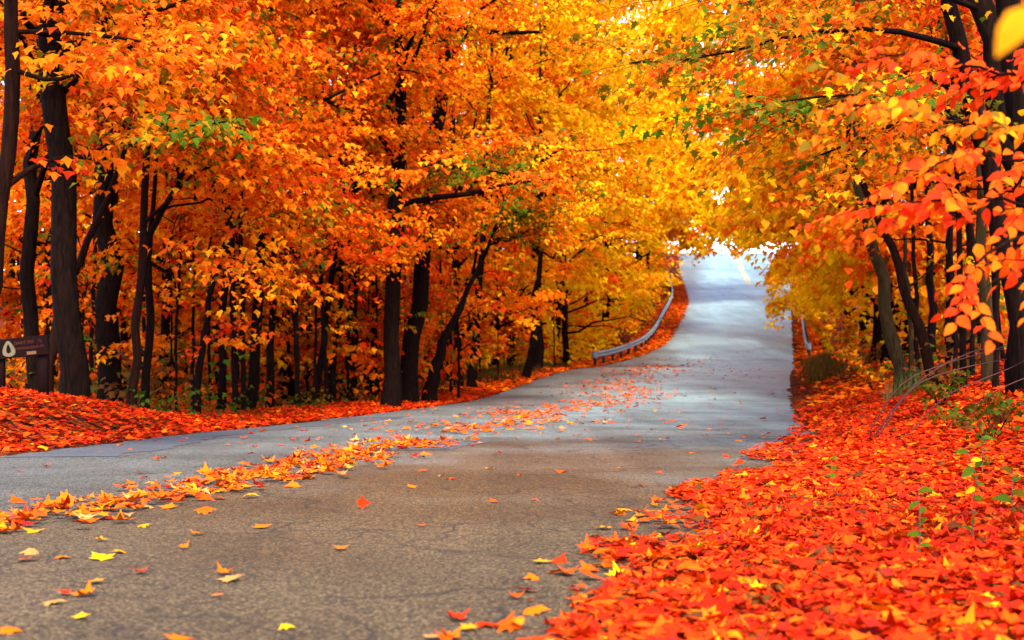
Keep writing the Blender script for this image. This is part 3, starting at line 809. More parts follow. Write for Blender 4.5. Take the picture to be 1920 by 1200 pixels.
AG = 'trees arching over the road uphill'
def arch(label, trunk, H, pal, seed, limbs, R=6, bias=(-1, -.3), n=60, size=.29, sl=1.9):
    tree('maple_tree', label, 'tree', trunk, H, R, pal, size, 'flake', seed=seed, n_limb=10, c0=.25, n_spray=20, per=15, group=AG, bias=bias, bias_w=.6,
         spray_len=sl, twig=False, extra=[{'pts': q_, 'n': n} for q_ in limbs])
arch('tall golden tree at the right, its long limbs arching over the road top', T(58, (1622, 690, 15), (1610, 450, 13), (1602, 200, 10), (1600, 20, 8)), 19, 'yellow', 61,
     [[(1608, 420, 58, 8), (1500, 390, 57, 6), (1420, 400, 56, 4), (1370, 425, 55.5, 2)], [(1606, 330, 58, 8), (1480, 290, 57, 6), (1370, 300, 56, 4), (1290, 340, 55, 2)],
      [(1602, 230, 58, 8), (1450, 180, 57, 6), (1330, 190, 56, 4), (1240, 230, 55, 2)], [(1600, 130, 58, 8), (1450, 80, 57, 6), (1320, 90, 56, 4), (1220, 130, 55, 2)],
      [(1600, 40, 58, 8), (1450, -10, 57, 6), (1320, 0, 56, 4), (1220, 40, 55, 2)]])
arch('golden tree at the right whose low limbs hang beside the tunnel opening', T(82, (1590, 650, 10), (1582, 500, 9), (1575, 300, 7), (1572, 150, 5)), 18, 'yellow', 62,
     [[(1580, 440, 82, 6), (1490, 430, 81, 4), (1440, 435, 80, 3), (1405, 445, 80, 2)], [(1582, 500, 82, 6), (1510, 490, 81, 4), (1490, 500, 80, 3), (1462, 515, 80, 2)],
      [(1585, 550, 82, 6), (1530, 545, 81, 4), (1490, 555, 80, 3), (1462, 570, 80, 2)], [(1576, 360, 82, 6), (1470, 340, 81, 4), (1390, 360, 80, 3), (1330, 400, 80, 2)],
      [(1574, 260, 82, 6), (1460, 230, 81, 4), (1370, 250, 80, 3), (1300, 290, 80, 2)]])
arch('golden tree behind the guardrail, arching right over the crest', T(86, (1138, 665, 10), (1142, 500, 9), (1146, 300, 7), (1150, 150, 5)), 19, 'yellow', 63,
     [[(1143, 440, 86, 6), (1220, 425, 85, 4), (1270, 430, 84, 3), (1300, 445, 84, 2)], [(1145, 360, 86, 6), (1230, 340, 85, 4), (1290, 360, 84, 3), (1340, 400, 84, 2)],
      [(1147, 270, 86, 6), (1230, 240, 85, 4), (1300, 260, 84, 3), (1360, 310, 84, 2)], [(1149, 180, 86, 6), (1240, 140, 85, 4), (1320, 150, 84, 3), (1390, 190, 84, 2)], [(1150, 110, 86, 6), (1190, 60, 85, 4), (1240, 40, 84, 3), (1290, 50, 84, 2)], [(1150, 60, 86, 5), (1160, 10, 85, 4), (1190, -20, 84, 3), (1230, -20, 84, 2)]], bias=(1, -.3), n=80, size=.33)

arch('yellow tree high on the left, its limbs spanning the crest', T(106, (1212, 600, 8), (1214, 450, 7), (1216, 250, 6), (1218, 100, 4)), 22, 'yellow', 68,
     [[(1214, 400, 106, 5), (1270, 385, 105, 4), (1320, 395, 105, 3), (1362, 420, 105, 2)], [(1215, 320, 106, 5), (1290, 300, 105, 4), (1340, 310, 105, 3), (1400, 345, 105, 2)],
      [(1216, 230, 106, 5), (1300, 205, 105, 4), (1360, 220, 105, 3), (1420, 255, 105, 2)], [(1217, 150, 106, 5), (1300, 120, 105, 4), (1370, 130, 105, 3), (1430, 160, 105, 2)],
      [(1218, 80, 106, 5), (1300, 40, 105, 4), (1370, 50, 105, 3), (1430, 80, 105, 2)]], bias=(1, -.3), n=95, size=.38, sl=2.5)
arch('yellow tree high on the right, its limbs drooping over the crest', T(108, (1556, 590, 8), (1552, 450, 7), (1548, 250, 6), (1546, 100, 4)), 21, 'yellow', 69,
     [[(1552, 450, 108, 5), (1490, 430, 107, 4), (1440, 425, 107, 3), (1405, 440, 107, 2)], [(1550, 380, 108, 5), (1470, 360, 107, 4), (1400, 375, 107, 3), (1350, 410, 107, 2)],
      [(1549, 290, 108, 5), (1470, 265, 107, 4), (1400, 280, 107, 3), (1340, 320, 107, 2)], [(1548, 200, 108, 5), (1470, 175, 107, 4), (1400, 190, 107, 3), (1340, 230, 107, 2)],
      [(1552, 500, 108, 5), (1500, 490, 107, 4), (1475, 490, 107, 3), (1455, 505, 107, 2)]], n=95, size=.38, sl=2.5)
for lab, X_, Y_, sd, bs in (('tall golden tree on the left just beyond the crest', float(X_L(176)) - 3.0, 176, 64, (1, -.2)), ('tall golden tree on the right just beyond the crest', float(X_R(174)) + 2.5, 174, 65, (-1, -.2)),
                            ('golden tree rising behind the crest left tree', float(X_L(190)) - 2.0, 190, 66, (1, -.1)), ('golden tree rising behind the crest right tree', float(X_R(188)) + 1.0, 188, 67, (-1, -.1))):
    z_ = gz1(X_, Y_)
    tree('maple_tree', lab, 'tree', [(X_, Y_, z_, .2), (X_, Y_, z_ + 8, .16), (X_, Y_, z_ + 15, .1)], 24, 9.5, 'yellow', .36, 'flake', seed=sd, n_limb=20, c0=.26, n_spray=22, per=14, group=AG, bias=bs, bias_w=1.0,
         spray_len=2.4, twig=False, prof=(.7, 1.0))

sp = []
for k, (px, Y) in enumerate([(1722, 27), (1775, 24), (1790, 19), (1822, 21), (1838, 25), (1866, 17.5), (1893, 20), (1915, 18), (1930, 23), (1905, 26)]):
    sp.append(((px - 960) * Y / F, Y, r.uniform(6, 10), r.uniform(1.4, 2.2), ['red', 'rust'][k % 2], r.uniform(.03, .06)))
row(sp, lambda k: f'{ORD[k]} from the left of the pole-thin dark trunks crowding the right wood', 'pole-thin trunks of the right wood', 580,
    size=.12, kind='star', n_limb=8, c0=.3, n_spray=8, per=10, spray_len=.8, el=(.0, .5))

# far woods behind both sides: one mass of foliage nobody could count
def far_woods(boxes, n, size, pal, seed, label, dens=None):
    r = rng_of(seed)
    out = []
    for (x0, x1, y0, y1, h, k) in boxes:
        n_ = int(n * k)
        c = 90
        cx = r.uniform(x0, x1, c); cy = r.uniform(y0, y1, c); cz = r.uniform(0, h, c); cr = r.uniform(1.5, 4, c)
        g = r.integers(0, c, n_)
        off = norm(r.normal(0, 1, (n_, 3))) * (r.random((n_, 1)) ** .4) * cr[g][:, None]
        x = cx[g] + off[:, 0]; y = cy[g] + off[:, 1]; z = np.maximum(cz[g] + off[:, 2] * .7, .1)
        z = z + gz(x, np.clip(y, 0, 239))
        cc = pick(pal, c, r)[g] * r.uniform(.7, 1.1, (n_, 1))
        al = norm(r.normal(0, 1, (n_, 3)) + np.array([0, -.3, -.8])); nr = r.normal(0, .6, (n_, 3)) + np.array([0, -.9, .7])
        out.append(build_leaves(np.stack([x, y, z], 1), al, nr, size * r.uniform(.6, 1.3, n_), cc, TM['flake'][0]))
    V, Fo, C = cat(out)
    TRIS[0] += len(Fo)
    o = link('far_woods', mk_mesh('far_woods', V, Fo, M_LEAF, C))
    tag(o, label, 'woods', None, 'stuff')
far_woods([(-52, -8, 92, 104, 36, 1.0), (-14, 8, 104, 120, 34, .6)], 17000, .85, 'orange', 501, 'mass of orange woodland far behind the left wood')
far_woods([(36, 66, 92, 110, 34, .8), (50, 80, 130, 150, 30, .5)], 16000, .85, 'orange2', 502, 'mass of orange woodland far behind the right wood')
print('canopy triangles', TRIS[0])

# ------------------------------------------------------------------ undergrowth and grass
def undergrowth(name, label, catg, spots, size, pal, seed, kind='star', n_per=21):
    """low leafy clumps on the forest floor; spots: (x, y, radius, height)"""
    r = rng_of(seed)
    out = []
    for (x, y, rd, h) in spots:
        n = n_per
        a = r.uniform(0, 6.28, n); q = rd * np.sqrt(r.random(n))
        xs = x + q * np.cos(a); ys = y + q * np.sin(a)
        zs = gz(xs, ys) + h * r.random(n) ** 1.2
        al = np.stack([np.cos(a + r.normal(0, .8, n)), np.sin(a + r.normal(0, .8, n)), -r.uniform(0, 1.2, n)], 1)
        nr = np.stack([np.cos(a) * .5, np.sin(a) * .5 - .35, np.ones(n)], 1) + r.normal(0, .3, (n, 3))
        c = pick(pal, 1, r) * r.uniform(.6, 1.1, (n, 1))
        out.append(build_leaves(np.stack([xs, ys, zs], 1), al, nr, size * r.uniform(.6, 1.3, n), c, TM[kind][r.integers(len(TM[kind]))]))
    V, Fo, C = cat(out); TRIS[0] += len(Fo)
    o = link(name, mk_mesh(name, V, Fo, M_LEAF, C))
    return tag(o, label, catg, None, 'stuff')

PAL['under'] = ([C_BRN, C_DOR, C_OLV, C_GRN, C_ORA], [.30, .26, .16, .12, .16])
PAL['greens'] = ([C_GRN * .6, C_OLV * .7, C_BRN], [.45, .3, .25])
r = rng_of(610)
sp = []
for k in range(900):
    Y = r.uniform(24, 75)
    px = r.uniform(-80, 1080)
    x = (px - 960) * Y / F
    if x < X_L(Y) - 3.0:
        sp.append((x, Y, r.uniform(.3, .9), r.uniform(.3, 1.5)))
undergrowth('undergrowth', 'dim rusty undergrowth between the trunks of the left wood', 'undergrowth', sp, .17, 'under', 611)
sp = []
for k in range(500):
    Y = r.uniform(20, 80)
    px = r.uniform(1560, 2000)
    x = (px - 960) * Y / F
    if x > X_R(Y) + 2.2:
        sp.append((x, Y, r.uniform(.3, .8), r.uniform(.2, 1.2)))
undergrowth('undergrowth', 'reddish undergrowth between the trunks of the right wood', 'undergrowth', sp, .15, 'under', 612)
sp = [(float(X_L(Y)) - 1.15 - r.uniform(0, .9), Y, .35, r.uniform(.25, .6)) for Y in r.uniform(20, 62, 70)]
undergrowth('green_weeds', 'low green weeds at the foot of the left wood', 'weeds', sp, .09, 'greens', 613, 'ovate' if False else 'star', 22)

sp = []
for k in range(420):
    Y = r.uniform(60, 135); x = float(X_L(Y)) - r.uniform(2.2, 12)
    sp.append((x, Y, r.uniform(.6, 1.4), r.uniform(.8, 2.2)))
undergrowth('undergrowth', 'golden brush filling the slope behind the left guardrail', 'undergrowth', sp, .30, 'gold', 614, 'flake')
def grass(name, label, spots, n, h, cols, seed):
    r = rng_of(seed)
    sx_ = np.array(spots); g = r.integers(0, len(sx_), n)
    a = r.uniform(0, 6.28, n); q = sx_[g, 2] * np.sqrt(r.random(n))
    x = sx_[g, 0] + q * np.cos(a); y = sx_[g, 1] + q * np.sin(a); z = gz(x, y) - .02
    hh = h * r.uniform(.5, 1.2, n); b_ = r.uniform(0, 6.28, n); le = r.uniform(.1, .6, n) * hh
    w = .006 + .0001 * y
    d = np.stack([np.cos(b_), np.sin(b_), 0 * b_], 1); s_ = np.stack([-np.sin(b_), np.cos(b_), 0 * b_], 1)
    p = np.stack([x, y, z], 1)
    v = np.stack([p - s_ * w[:, None], p + s_ * w[:, None], p + UP * (hh * .6)[:, None] + d * (le * .35)[:, None] + s_ * w[:, None] * .7,
                  p + UP * (hh * .6)[:, None] + d * (le * .35)[:, None] - s_ * w[:, None] * .7, p + UP * hh[:, None] + d * le[:, None]], 1)
    Fo = np.array([[0, 1, 2], [0, 2, 3], [3, 2, 4]])[None] + (np.arange(n) * 5)[:, None, None]
    c = np.array(cols)[r.integers(0, len(cols), n)] * r.uniform(.7, 1.2, (n, 1))
    o = link(name, mk_mesh(name, v.reshape(-1, 3), Fo.reshape(-1, 3), M_LEAF, np.repeat(c, 5, 0)))
    return tag(o, label, 'grass', None, 'stuff')
r = rng_of(620)
sp = [(float(X_R(Y)) + r.uniform(.7, 2.6), Y, .5) for Y in r.uniform(40, 66, 40)]
grass('grass', 'tall brown-green grass beside the right guardrail', sp, 4000, .55, [(.09, .07, .010), (.16, .06, .010), (.06, .06, .008), (.20, .09, .01)], 621)
q = P(1690, 735, 25)
grass('grass', 'pale green grass tuft round the foot of the tan leaning trunk', [(q[0] - .1, 24.8, .28), (q[0] + .15, 24.9, .2)], 160, .5, [(.25, .28, .08), (.12, .18, .03)], 622)
sp = [(float(X_L(Y)) - r.uniform(.5, 2.2), Y, .5) for Y in r.uniform(44, 66, 40)]
grass('grass', 'short dull grass where the left verge meets the guardrail', sp, 3000, .32, [(.07, .05, .006), (.13, .05, .006), (.05, .05, .006)], 623)

# ------------------------------------------------------------------ fallen leaves
PAL['litter'] = ([np.array((.50, .012, .001)), np.array((.60, .030, .001)), np.array((.66, .060, .001)), C_ORA * .85, C_AMB * .85, C_CRI, C_BRN * .6], [.30, .34, .20, .055, .01, .045, .05])
PAL['verge'] = ([C_RED, C_DOR, C_ORA, C_AMB, C_BRN], [.14, .42, .30, .09, .05])
PAL['drift'] = ([C_DOR * .8, C_ORA * .72, C_AMB * .7, C_PAL * .8, C_RED * .85, C_CRI], [.34, .38, .08, .05, .11, .04])
LT = [leaf_template('maple', .22, .45), leaf_template('maple', -.35, -.5, .3), leaf_template('maple', .4, .9, -.35), leaf_template('maple', .08, .12, .15), leaf_template('maple', -.5, .25, .5)]
LC = LT + [leaf_template('ovate', .3, .5, .2), leaf_template('ovate', -.5, .7, -.4), leaf_template('ovate', .1, 1.2, .4)]
LS = [leaf_template('star', .2, .45, .2), leaf_template('star', -.35, -.4, -.3)]
LF = [leaf_template('flake', .2, .4)]
def ground_z_at(x, y):
    on = (x > X_L(y) - .05) & (x < X_R(y) + .05)
    return np.where(on, road_z(x, y), gz(x, y))
def litter_arrays(x, y, lift, tilt, size, pal, r, tms):
    n = len(x)
    z = ground_z_at(x, y) + lift
    a = r.uniform(0, 6.28, n)
    al = np.stack([np.cos(a), np.sin(a), r.normal(0, .28, n) * tilt], 1)
    nr = np.stack([r.normal(0, .55, n) * tilt, r.normal(0, .55, n) * tilt - .06, np.ones(n)], 1)
    c = pick(pal, n, r) * r.uniform(.7, 1.12, (n, 1))
    g = r.integers(0, len(tms), n)
    pos = np.stack([x, y, z], 1)
    return [build_leaves(pos[g == k], al[g == k], nr[g == k], size[g == k], c[g == k], tms[k]) for k in range(len(tms)) if (g == k).any()]
def stuff_leaves(name, label, parts):
    V, Fo, C = cat(parts); TRIS[0] += len(Fo)
    return tag(link(name, mk_mesh(name, V, Fo, M_LITTER, C)), label, 'leaves', None, 'stuff')

r = rng_of(700)
def right_band(n, y0, y1, wide, soft, yp=1.0):
    Y = y0 + (y1 - y0) * r.random(n) ** yp
    d = r.random(n) * wide(Y)
    x = X_B(Y) + d
    fr = (d / soft) + (vnoise(x * 2.1, Y * 1.3, 11) - .5) * 1.5
    keep = r.random(n) < np.clip(fr, 0, 1) ** 1.2 + .012
    return x[keep], Y[keep], d[keep]
parts = []
x, y, d = right_band(17000, 2.6, 8.6, lambda Y: np.clip(.42 * Y + .7 - X_B(Y), .5, 9), .6)
x4, y4, d4 = right_band(14000, 8.6, 12, lambda Y: np.clip(.42 * Y + .7 - X_B(Y), .5, 9), .75)
parts += litter_arrays(x4, y4, .012 + r.random(len(x4)) * np.clip(.02 + d4 * .05, 0, .075), .42, .092 * r.uniform(.5, 1.3, len(x4)), 'litter', r, LS)
parts += litter_arrays(x, y, .012 + r.random(len(x)) * np.clip(.02 + d * .05, 0, .075), .42, .088 * r.uniform(.38, 1.35, len(x)), 'litter', r, LC)
x, y, d = right_band(32000, 12, 30, lambda Y: np.clip(.42 * Y + 1 - X_B(Y), .5, 10), .7)
parts += litter_arrays(x, y, .012 + r.random(len(x)) * .07, .45, .11 * r.uniform(.6, 1.25, len(x)), 'litter', r, LS)
x, y, d = right_band(20000, 30, 98, lambda Y: np.where(Y > 66, 1.6, 6.0), .8, .9)
parts += litter_arrays(x, y, .02 + r.random(len(x)) * .06, .45, .20 * r.uniform(.6, 1.25, len(x)), 'verge', r, LF)
stuff_leaves('leaf_litter', 'thick carpet of red and orange fallen leaves over the right verge', parts)
parts = []
n = 26000
y = 9 + 31 * r.random(n); d = 3.4 * r.random(n) ** 1.2
d = np.where(y < 22, d * 1.5, d); x = X_L(y) + .12 - d
k = r.random(n) < np.clip((d + .02) * 3.2 + (vnoise(x * 2, y * 2, 12) - .5) * 1.2, .05, 1)
x, y = x[k], y[k]
parts += litter_arrays(x, y, .015 + r.random(len(x)) * .07, .45, .11 * r.uniform(.6, 1.25, len(x)), 'litter', r, LS)
n = 22000
y = 40 + 88 * r.random(n) ** 1.1; d = np.where(y < 64, 2.2, 2.6) * r.random(n)
x = X_L(y) + .2 - d
k = r.random(n) < np.clip((d + .02) * 2.2 + (vnoise(x * 2, y * 2, 13) - .5), .05, 1)
x, y = x[k], y[k]
parts += litter_arrays(x, y, .02 + r.random(len(x)) * .06, .45, .19 * r.uniform(.6, 1.25, len(x)), 'verge', r, LF)
stuff_leaves('leaf_litter', 'strip of orange fallen leaves along the left verge up to the guardrail', parts)
# drift along the middle of the road
parts = []
def drift_xy(n, y0, y1, pw, wid):
    Y = y0 + (y1 - y0) * r.random(n) ** pw
    X = x_c(Y) + .12 + r.normal(0, 1, n) * wid(Y) + (vnoise(Y * .35, Y * 0, 14) - .5) * .9
    k = vnoise(X * 1.7, Y * .8, 15) > np.where(Y < 10, .0, np.where(Y < 13, .18, .28))
    return X[k], Y[k]
x, y = drift_xy(900, 5.5, 16, .9, lambda Y: .15 + .012 * Y)
dr_near = (x, y)
x2, y2 = drift_xy(1500, 16, 46, .8, lambda Y: .30 + .012 * Y)
parts += litter_arrays(x2, y2, .012 + r.random(len(x2)) * .03, .3, .135 * r.uniform(.6, 1.2, len(x2)), 'drift', r, LS)
x3, y3 = drift_xy(500, 46, 72, 1, lambda Y: 1.0)
parts += litter_arrays(x3, y3, .02 + r.random(len(x3)) * .03, .4, .16 * r.uniform(.6, 1.2, len(x3)), 'drift', r, LS)
o = np.argsort(dr_near[1]); ind = o[:90]; rest = o[90:]
parts += litter_arrays(dr_near[0][rest], dr_near[1][rest], .01 + r.random(len(rest)) * .04, .32, .115 * r.uniform(.6, 1.2, len(rest)), 'drift', r, LT)
stuff_leaves('leaf_drift', 'long drift of orange leaves down the middle of the road', parts)
n = 420
Ys = 16 + 60 * r.random(n) ** 1.3; Xs = X_L(Ys) + .3 + r.random(n) * (X_R(Ys) - X_L(Ys) - .6)
stuff_leaves('scattered_leaves', 'tiny scattered leaves on the grey road beyond the drift', litter_arrays(Xs, Ys, .012 + r.random(n) * .02, .3, .12 * r.uniform(.6, 1.2, n), 'drift', r, LS))

# single leaves one can pick out
LEAF_COL = {'red': C_RED * 1.15, 'deep orange': C_DOR, 'orange': C_ORA, 'amber': C_AMB, 'pale tan': C_PAL, 'dark crimson': C_CRI, 'yellow': C_YEL * np.array((.9, .8, 1))}
SHAPES = ['cupped', 'arched', 'rolled', 'flat', 'twisted']
leaf_meshes = {}
for cn, cv in LEAF_COL.items():
    for k, sn in enumerate(SHAPES):
        Tm, Fc = LT[k]
        Vs = np.concatenate([Tm, [[-.35, .008, Tm[0][2]], [-.35, -.008, Tm[0][2]], [-.75, 0, Tm[0][2] + .06]]])   # with its stalk
        Fs = np.vstack([Fc, [[len(Tm), len(Tm) + 1, len(Tm) + 2]]])
        rr_ = rng_of(800 + k)
        leaf_meshes[cn, sn] = mk_mesh('fallen_leaf', Vs, Fs, M_LITTER, cv[None] * .72 * rr_.uniform(.8, 1.08, (len(Vs), 1)))
NEARBY = {'road': 'on the bare near asphalt', 'drift': 'at the near drift end', 'carpet': 'on the near carpet edge'}
LEAVES = []
def one_leaf(x, y, size, cn, sn, r, zone, label=None, tilt=.12, lift=.012, rot=None, stand=None):
    o = link('fallen_leaf', leaf_meshes[cn, sn])
    z = float(ground_z_at(np.array([x]), np.array([y]))[0])
    o.location = (x, y, z + lift)
    o.rotation_euler = (r.normal(0, tilt), r.normal(0, tilt), r.uniform(0, 6.28) if rot is None else rot) if stand is None else stand
    o.scale = (size,) * 3
    LEAVES.append((o, x / y))
    szw = 'large' if size > .115 else 'small' if size < .07 else 'medium'
    tag(o, label or f'{szw} {sn} {cn} leaf {NEARBY[zone]}', 'leaf', {'road': 'single leaves on the bare asphalt', 'drift': 'leaves at the near end of the drift', 'carpet': 'leaves at the near edge of the carpet'}[zone])
r = rng_of(720)
def flat_at(px, py):
    Y = HC * F / (py - 700)
    return (px - 960) * Y / F, Y
spec = [  # leaves the photograph shows singly
    (680, 950, .085, 'red', 'cupped', 'red leaf standing upright on its edge in the middle of the road', (math.radians(80), 0, .3)),
    (190, 1047, .125, 'yellow', 'flat', 'long flat yellow leaf on the near left asphalt', None),
    (420, 1073, .085, 'orange', 'rolled', 'curled orange leaf resting against a second one, lower left road', None),
    (432, 1085, .11, 'pale tan', 'flat', 'pale flat leaf just in front of a curled orange one, lower left road', None),
    (262, 1074, .07, 'red', 'rolled', 'small curled red leaf alone left of the curled pair', None),
    (120, 1114, .06, 'red', 'cupped', 'small red leaf touching a pale one near the lower left corner', None),
    (98, 1130, .09, 'pale tan', 'arched', 'pale arched leaf below a small red one, lower left corner', None),
    (178, 1092, .08, 'amber', 'flat', 'flat amber leaf left of the lower cracks', None),
    (152, 1157, .065, 'yellow', 'flat', 'flat yellow leaf low on the left asphalt', None),
    (18, 1182, .09, 'orange', 'arched', 'orange leaf at the lower left corner of the picture', None),
    (538, 1170, .065, 'yellow', 'arched', 'bright yellow leaf low between the cracks, bottom of the road', None),
    (335, 1197, .10, 'orange', 'flat', 'orange leaf cut by the bottom edge of the picture', None),
    (856, 1152, .085, 'red', 'rolled', 'curled dark red leaf low at the centre, left of the carpet', None),
    (877, 1170, .075, 'amber', 'flat', 'flat amber leaf below the curled dark red one', None),
    (810, 1188, .065, 'pale tan', 'flat', 'pale leaf low at the centre near the bottom edge', None),
    (490, 987, .10, 'orange', 'flat', 'flat orange leaf in the lane below the drift', None),
    (370, 1000, .08, 'orange', 'cupped', 'cupped orange leaf between the drift and the cracks', None),
    (345, 1027, .06, 'orange', 'rolled', 'small rolled orange leaf above the lower left cracks', None),
    (190, 1013, .07, 'amber', 'cupped', 'amber leaf on its side under the left end of the drift', None),
    (60, 1037, .10, 'pale tan', 'arched', 'pale arched leaf at the far left below the drift', None),
    (50, 1051, .10, 'deep orange', 'flat', 'flat deep orange leaf beneath a pale one at far left', None),
    (790, 983, .05, 'deep orange', 'flat', 'small thin orange leaf right of the upright red leaf', None),
    (885, 836, .09, 'dark crimson', 'rolled', 'dark curled leaf beside the repair patch on the road', None),
    (898, 830, .10, 'pale tan', 'arched', 'pale leaf propped against a dark one by the repair patch', None),
    (792, 857, .07, 'dark crimson', 'cupped', 'small dark crimson leaf in front of the repair patch', None),
    (1148, 820, .07, 'dark crimson', 'arched', 'dark leaf alone on the right lane far from the drift', None),
    (937, 848, .06, 'dark crimson', 'flat', 'tiny dark leaf alone right of the repair patch', None),
    (800, 907, .045, 'dark crimson', 'cupped', 'tiny dark red leaf above the upright red leaf', None),
    (772, 913, .08, 'orange', 'flat', 'flat orange leaf beside a tiny dark red one', None),
    (1235, 884, .07, 'deep orange', 'cupped', 'orange leaf alone just left of the carpet, mid road', None),
    (1130, 985, .12, 'amber', 'flat', 'wide amber leaf at the left fringe of the carpet', None),
    (1205, 1057, .09, 'pale tan', 'flat', 'pale flat leaf half under the carpet fringe', None),
]
for px, py, sz, cn, sn, lab, st in spec:
    x, y = flat_at(px, py)
    one_leaf(x, y, sz, cn, sn, r, 'road', lab, stand=st, lift=.012 if st is None else .035)
cns = list(LEAF_COL); pr = np.array([.18, .32, .30, .07, .07, .04, .02])
for k in range(62):
    Y = 4.2 + 12 * r.random() ** .8
    x = float(x_c(Y)) + r.uniform(-3.0, 1.0) if k % 3 == 0 else r.uniform(-.36 * Y, float(X_B(Y)) - .05)
    one_leaf(x, Y, .095 * r.uniform(.5, 1.2), r.choice(cns, p=pr), r.choice(SHAPES), r, 'road')
for i in ind:
    one_leaf(dr_near[0][i], dr_near[1][i], .11 * r.uniform(.7, 1.2), r.choice(cns, p=pr), r.choice(SHAPES), r, 'drift', tilt=.13, lift=.014 + .02 * r.random())
for k in range(115):
    Y = 3.9 + 4.5 * r.random() ** 1.2
    dd = r.uniform(-.12, 1.0) * (1 if k % 3 else .4)
    x = float(X_B(Y)) + dd
    one_leaf(x, Y, .09 * r.uniform(.7, 1.2), r.choice(cns, p=[.32, .34, .2, .08, .03, .02, .01]), r.choice(SHAPES), r, 'carpet', tilt=.1 + .2 * max(dd, 0), lift=.012 + .06 * min(max(dd, 0), 1))

bylab = {}
for o, u in LEAVES: bylab.setdefault(o['label'], []).append((u, o))
for lab, grp in bylab.items():
    if len(grp) > 1:
        for k, (u, o) in enumerate(sorted(grp, key=lambda q_: q_[0])):
            o['label'] = f'{ORD[k]} from left, {lab}'

# ------------------------------------------------------------------ guardrails
M_GALV = plain_material('galvanised_steel', (.115, .135, .14), .5, .0, .4, .15, 3)
M_POST = plain_material('dark_guardrail_post', (.022, .014, .010), .85)
M_WHITE = plain_material('weathered_white_paint', (.75, .74, .70), .6)
PROF = np.array([(-.155, 0), (-.135, .05), (-.10, .082), (-.06, .082), (-.025, .022), (.025, .022), (.06, .082), (.10, .082), (.135, .05), (.155, 0)])
def box(cx, cy, cz, sx, sy, sz, rot=0.0):
    v = np.array([(a, b, c) for a in (-.5, .5) for b in (-.5, .5) for c in (-.5, .5)]) * (sx, sy, sz)
    c, s_ = math.cos(rot), math.sin(rot)
    v = np.stack([v[:, 0] * c - v[:, 1] * s_, v[:, 0] * s_ + v[:, 1] * c, v[:, 2]], 1) + (cx, cy, cz)
    return v, np.array([(0, 1, 3, 2), (4, 6, 7, 5), (0, 4, 5, 1), (2, 3, 7, 6), (0, 2, 6, 4), (1, 5, 7, 3)])
def guardrail(label, fx, y0, y1, sgn, spacing, mat):
    ys = np.arange(y0, y1, .8)
    xs = fx(ys); base = np.array([xs[0], ys[0], gz1(xs[0], ys[0])])
    root = empty('guardrail', base)
    tag(root, label, 'guardrail')
    zs = np.maximum(gz(xs, ys), Z_ROAD(ys) - .1)
    zs = np.convolve(np.pad(zs, 4, mode='edge'), np.ones(9) / 9, 'valid') + .56
    c = np.stack([xs, ys, zs], 1)
    t = norm(np.gradient(c, axis=0)); n = norm(np.cross(t, UP)) * sgn
    V = c[:, None, :] + PROF[None, :, 0:1] * UP + PROF[None, :, 1:2] * n[:, None, :]
    V2 = V - n[:, None, :] * .012
    A = grid_faces(len(ys), 10)
    ra = link('rail', mk_mesh('rail', np.concatenate([V.reshape(-1, 3), V2.reshape(-1, 3)]) - base, np.concatenate([A, A[:, ::-1] + len(ys) * 10]), mat, smooth=True), root)
    d = np.r_[0, np.cumsum(np.linalg.norm(np.diff(c, axis=0), axis=1))]
    for s_ in np.arange(.3, d[-1], spacing):
        p = np.array([np.interp(s_, d, c[:, k]) for k in range(3)]); q = np.array([np.interp(s_, d, n[:, k]) for k in range(3)])
        p = p - q * .09
        g = gz1(p[0], p[1]) - .2
        top = p[2] + .17
        rot = math.atan2(q[1], q[0])
        v, f_ = box(p[0], p[1], (g + top) / 2, .15, .12, top - g, rot)
        link('post', mk_mesh('post', v - base, f_, M_POST), root)
    # rounded end piece
    th = np.linspace(-np.pi / 2, np.pi / 2, 9)
    e0 = c[0] - n[0] * .05
    ring = e0 - t[0] * .16 * np.cos(th)[:, None] + n[0] * .14 * np.sin(th)[:, None]
    Vc = np.concatenate([ring + UP * .17, ring - UP * .17, (ring + e0 * 0) * 1 + UP * .17 - (ring - e0) * .12, ring - UP * .17 - (ring - e0) * .12])
    Fe = []
    for i in range(8):
        Fe += [(i, i + 1, 9 + i + 1, 9 + i), (18 + i, 27 + i, 27 + i + 1, 18 + i + 1), (i, 18 + i, 18 + i + 1, i + 1)]
    link('end_piece', mk_mesh('end_piece', Vc - base, np.array(Fe), mat, smooth=True), root)
OFF_L = pchip([60, 66, 72, 80, 95, 130], [.0, .08, .55, .95, 1.25, 1.35])
guardrail('grey steel guardrail with dark posts curving uphill on the left', lambda y: X_L(y) - OFF_L(y), 66, 127, 1, 1.9, M_GALV)
guardrail('short pale guardrail seen end-on at the right edge uphill', lambda y: X_R(y) + .75, 71, 92, -1, 2.2, M_GALV)

# far marker post with two red discs
M_RED = plain_material('red_sign_paint', (.40, .006, .01), .4)
q = P(1258, 530, 126.0); g = gz1(q[0], 126.0)
root = empty('marker_post', (q[0], 126.0, g))
tag(root, 'small marker post with two red discs at the far end of the guardrail', 'marker')
v, f_ = tube([(0, 0, -.2), (0, 0, .8), (0, 0, 1.9)], [.05, .05, .05], 8)
link('post', mk_mesh('post', v, f_, M_POST, smooth=True), root)
for dx, dz, rd in ((.0, 1.55, .26), (.30, 1.98, .30)):
    th = np.linspace(0, 2 * np.pi, 20, endpoint=False)
    ring = np.stack([dx + rd * np.cos(th), 0 * th - .06, dz + rd * np.sin(th)], 1)
    back = ring + (0, .03, 0)
    Fd = [tuple(range(20)), tuple(range(39, 19, -1))] + [(i, 20 + i, 20 + (i + 1) % 20, (i + 1) % 20) for i in range(20)]
    link('disc', mk_mesh('disc', np.concatenate([ring, back]), Fd, M_RED), root)

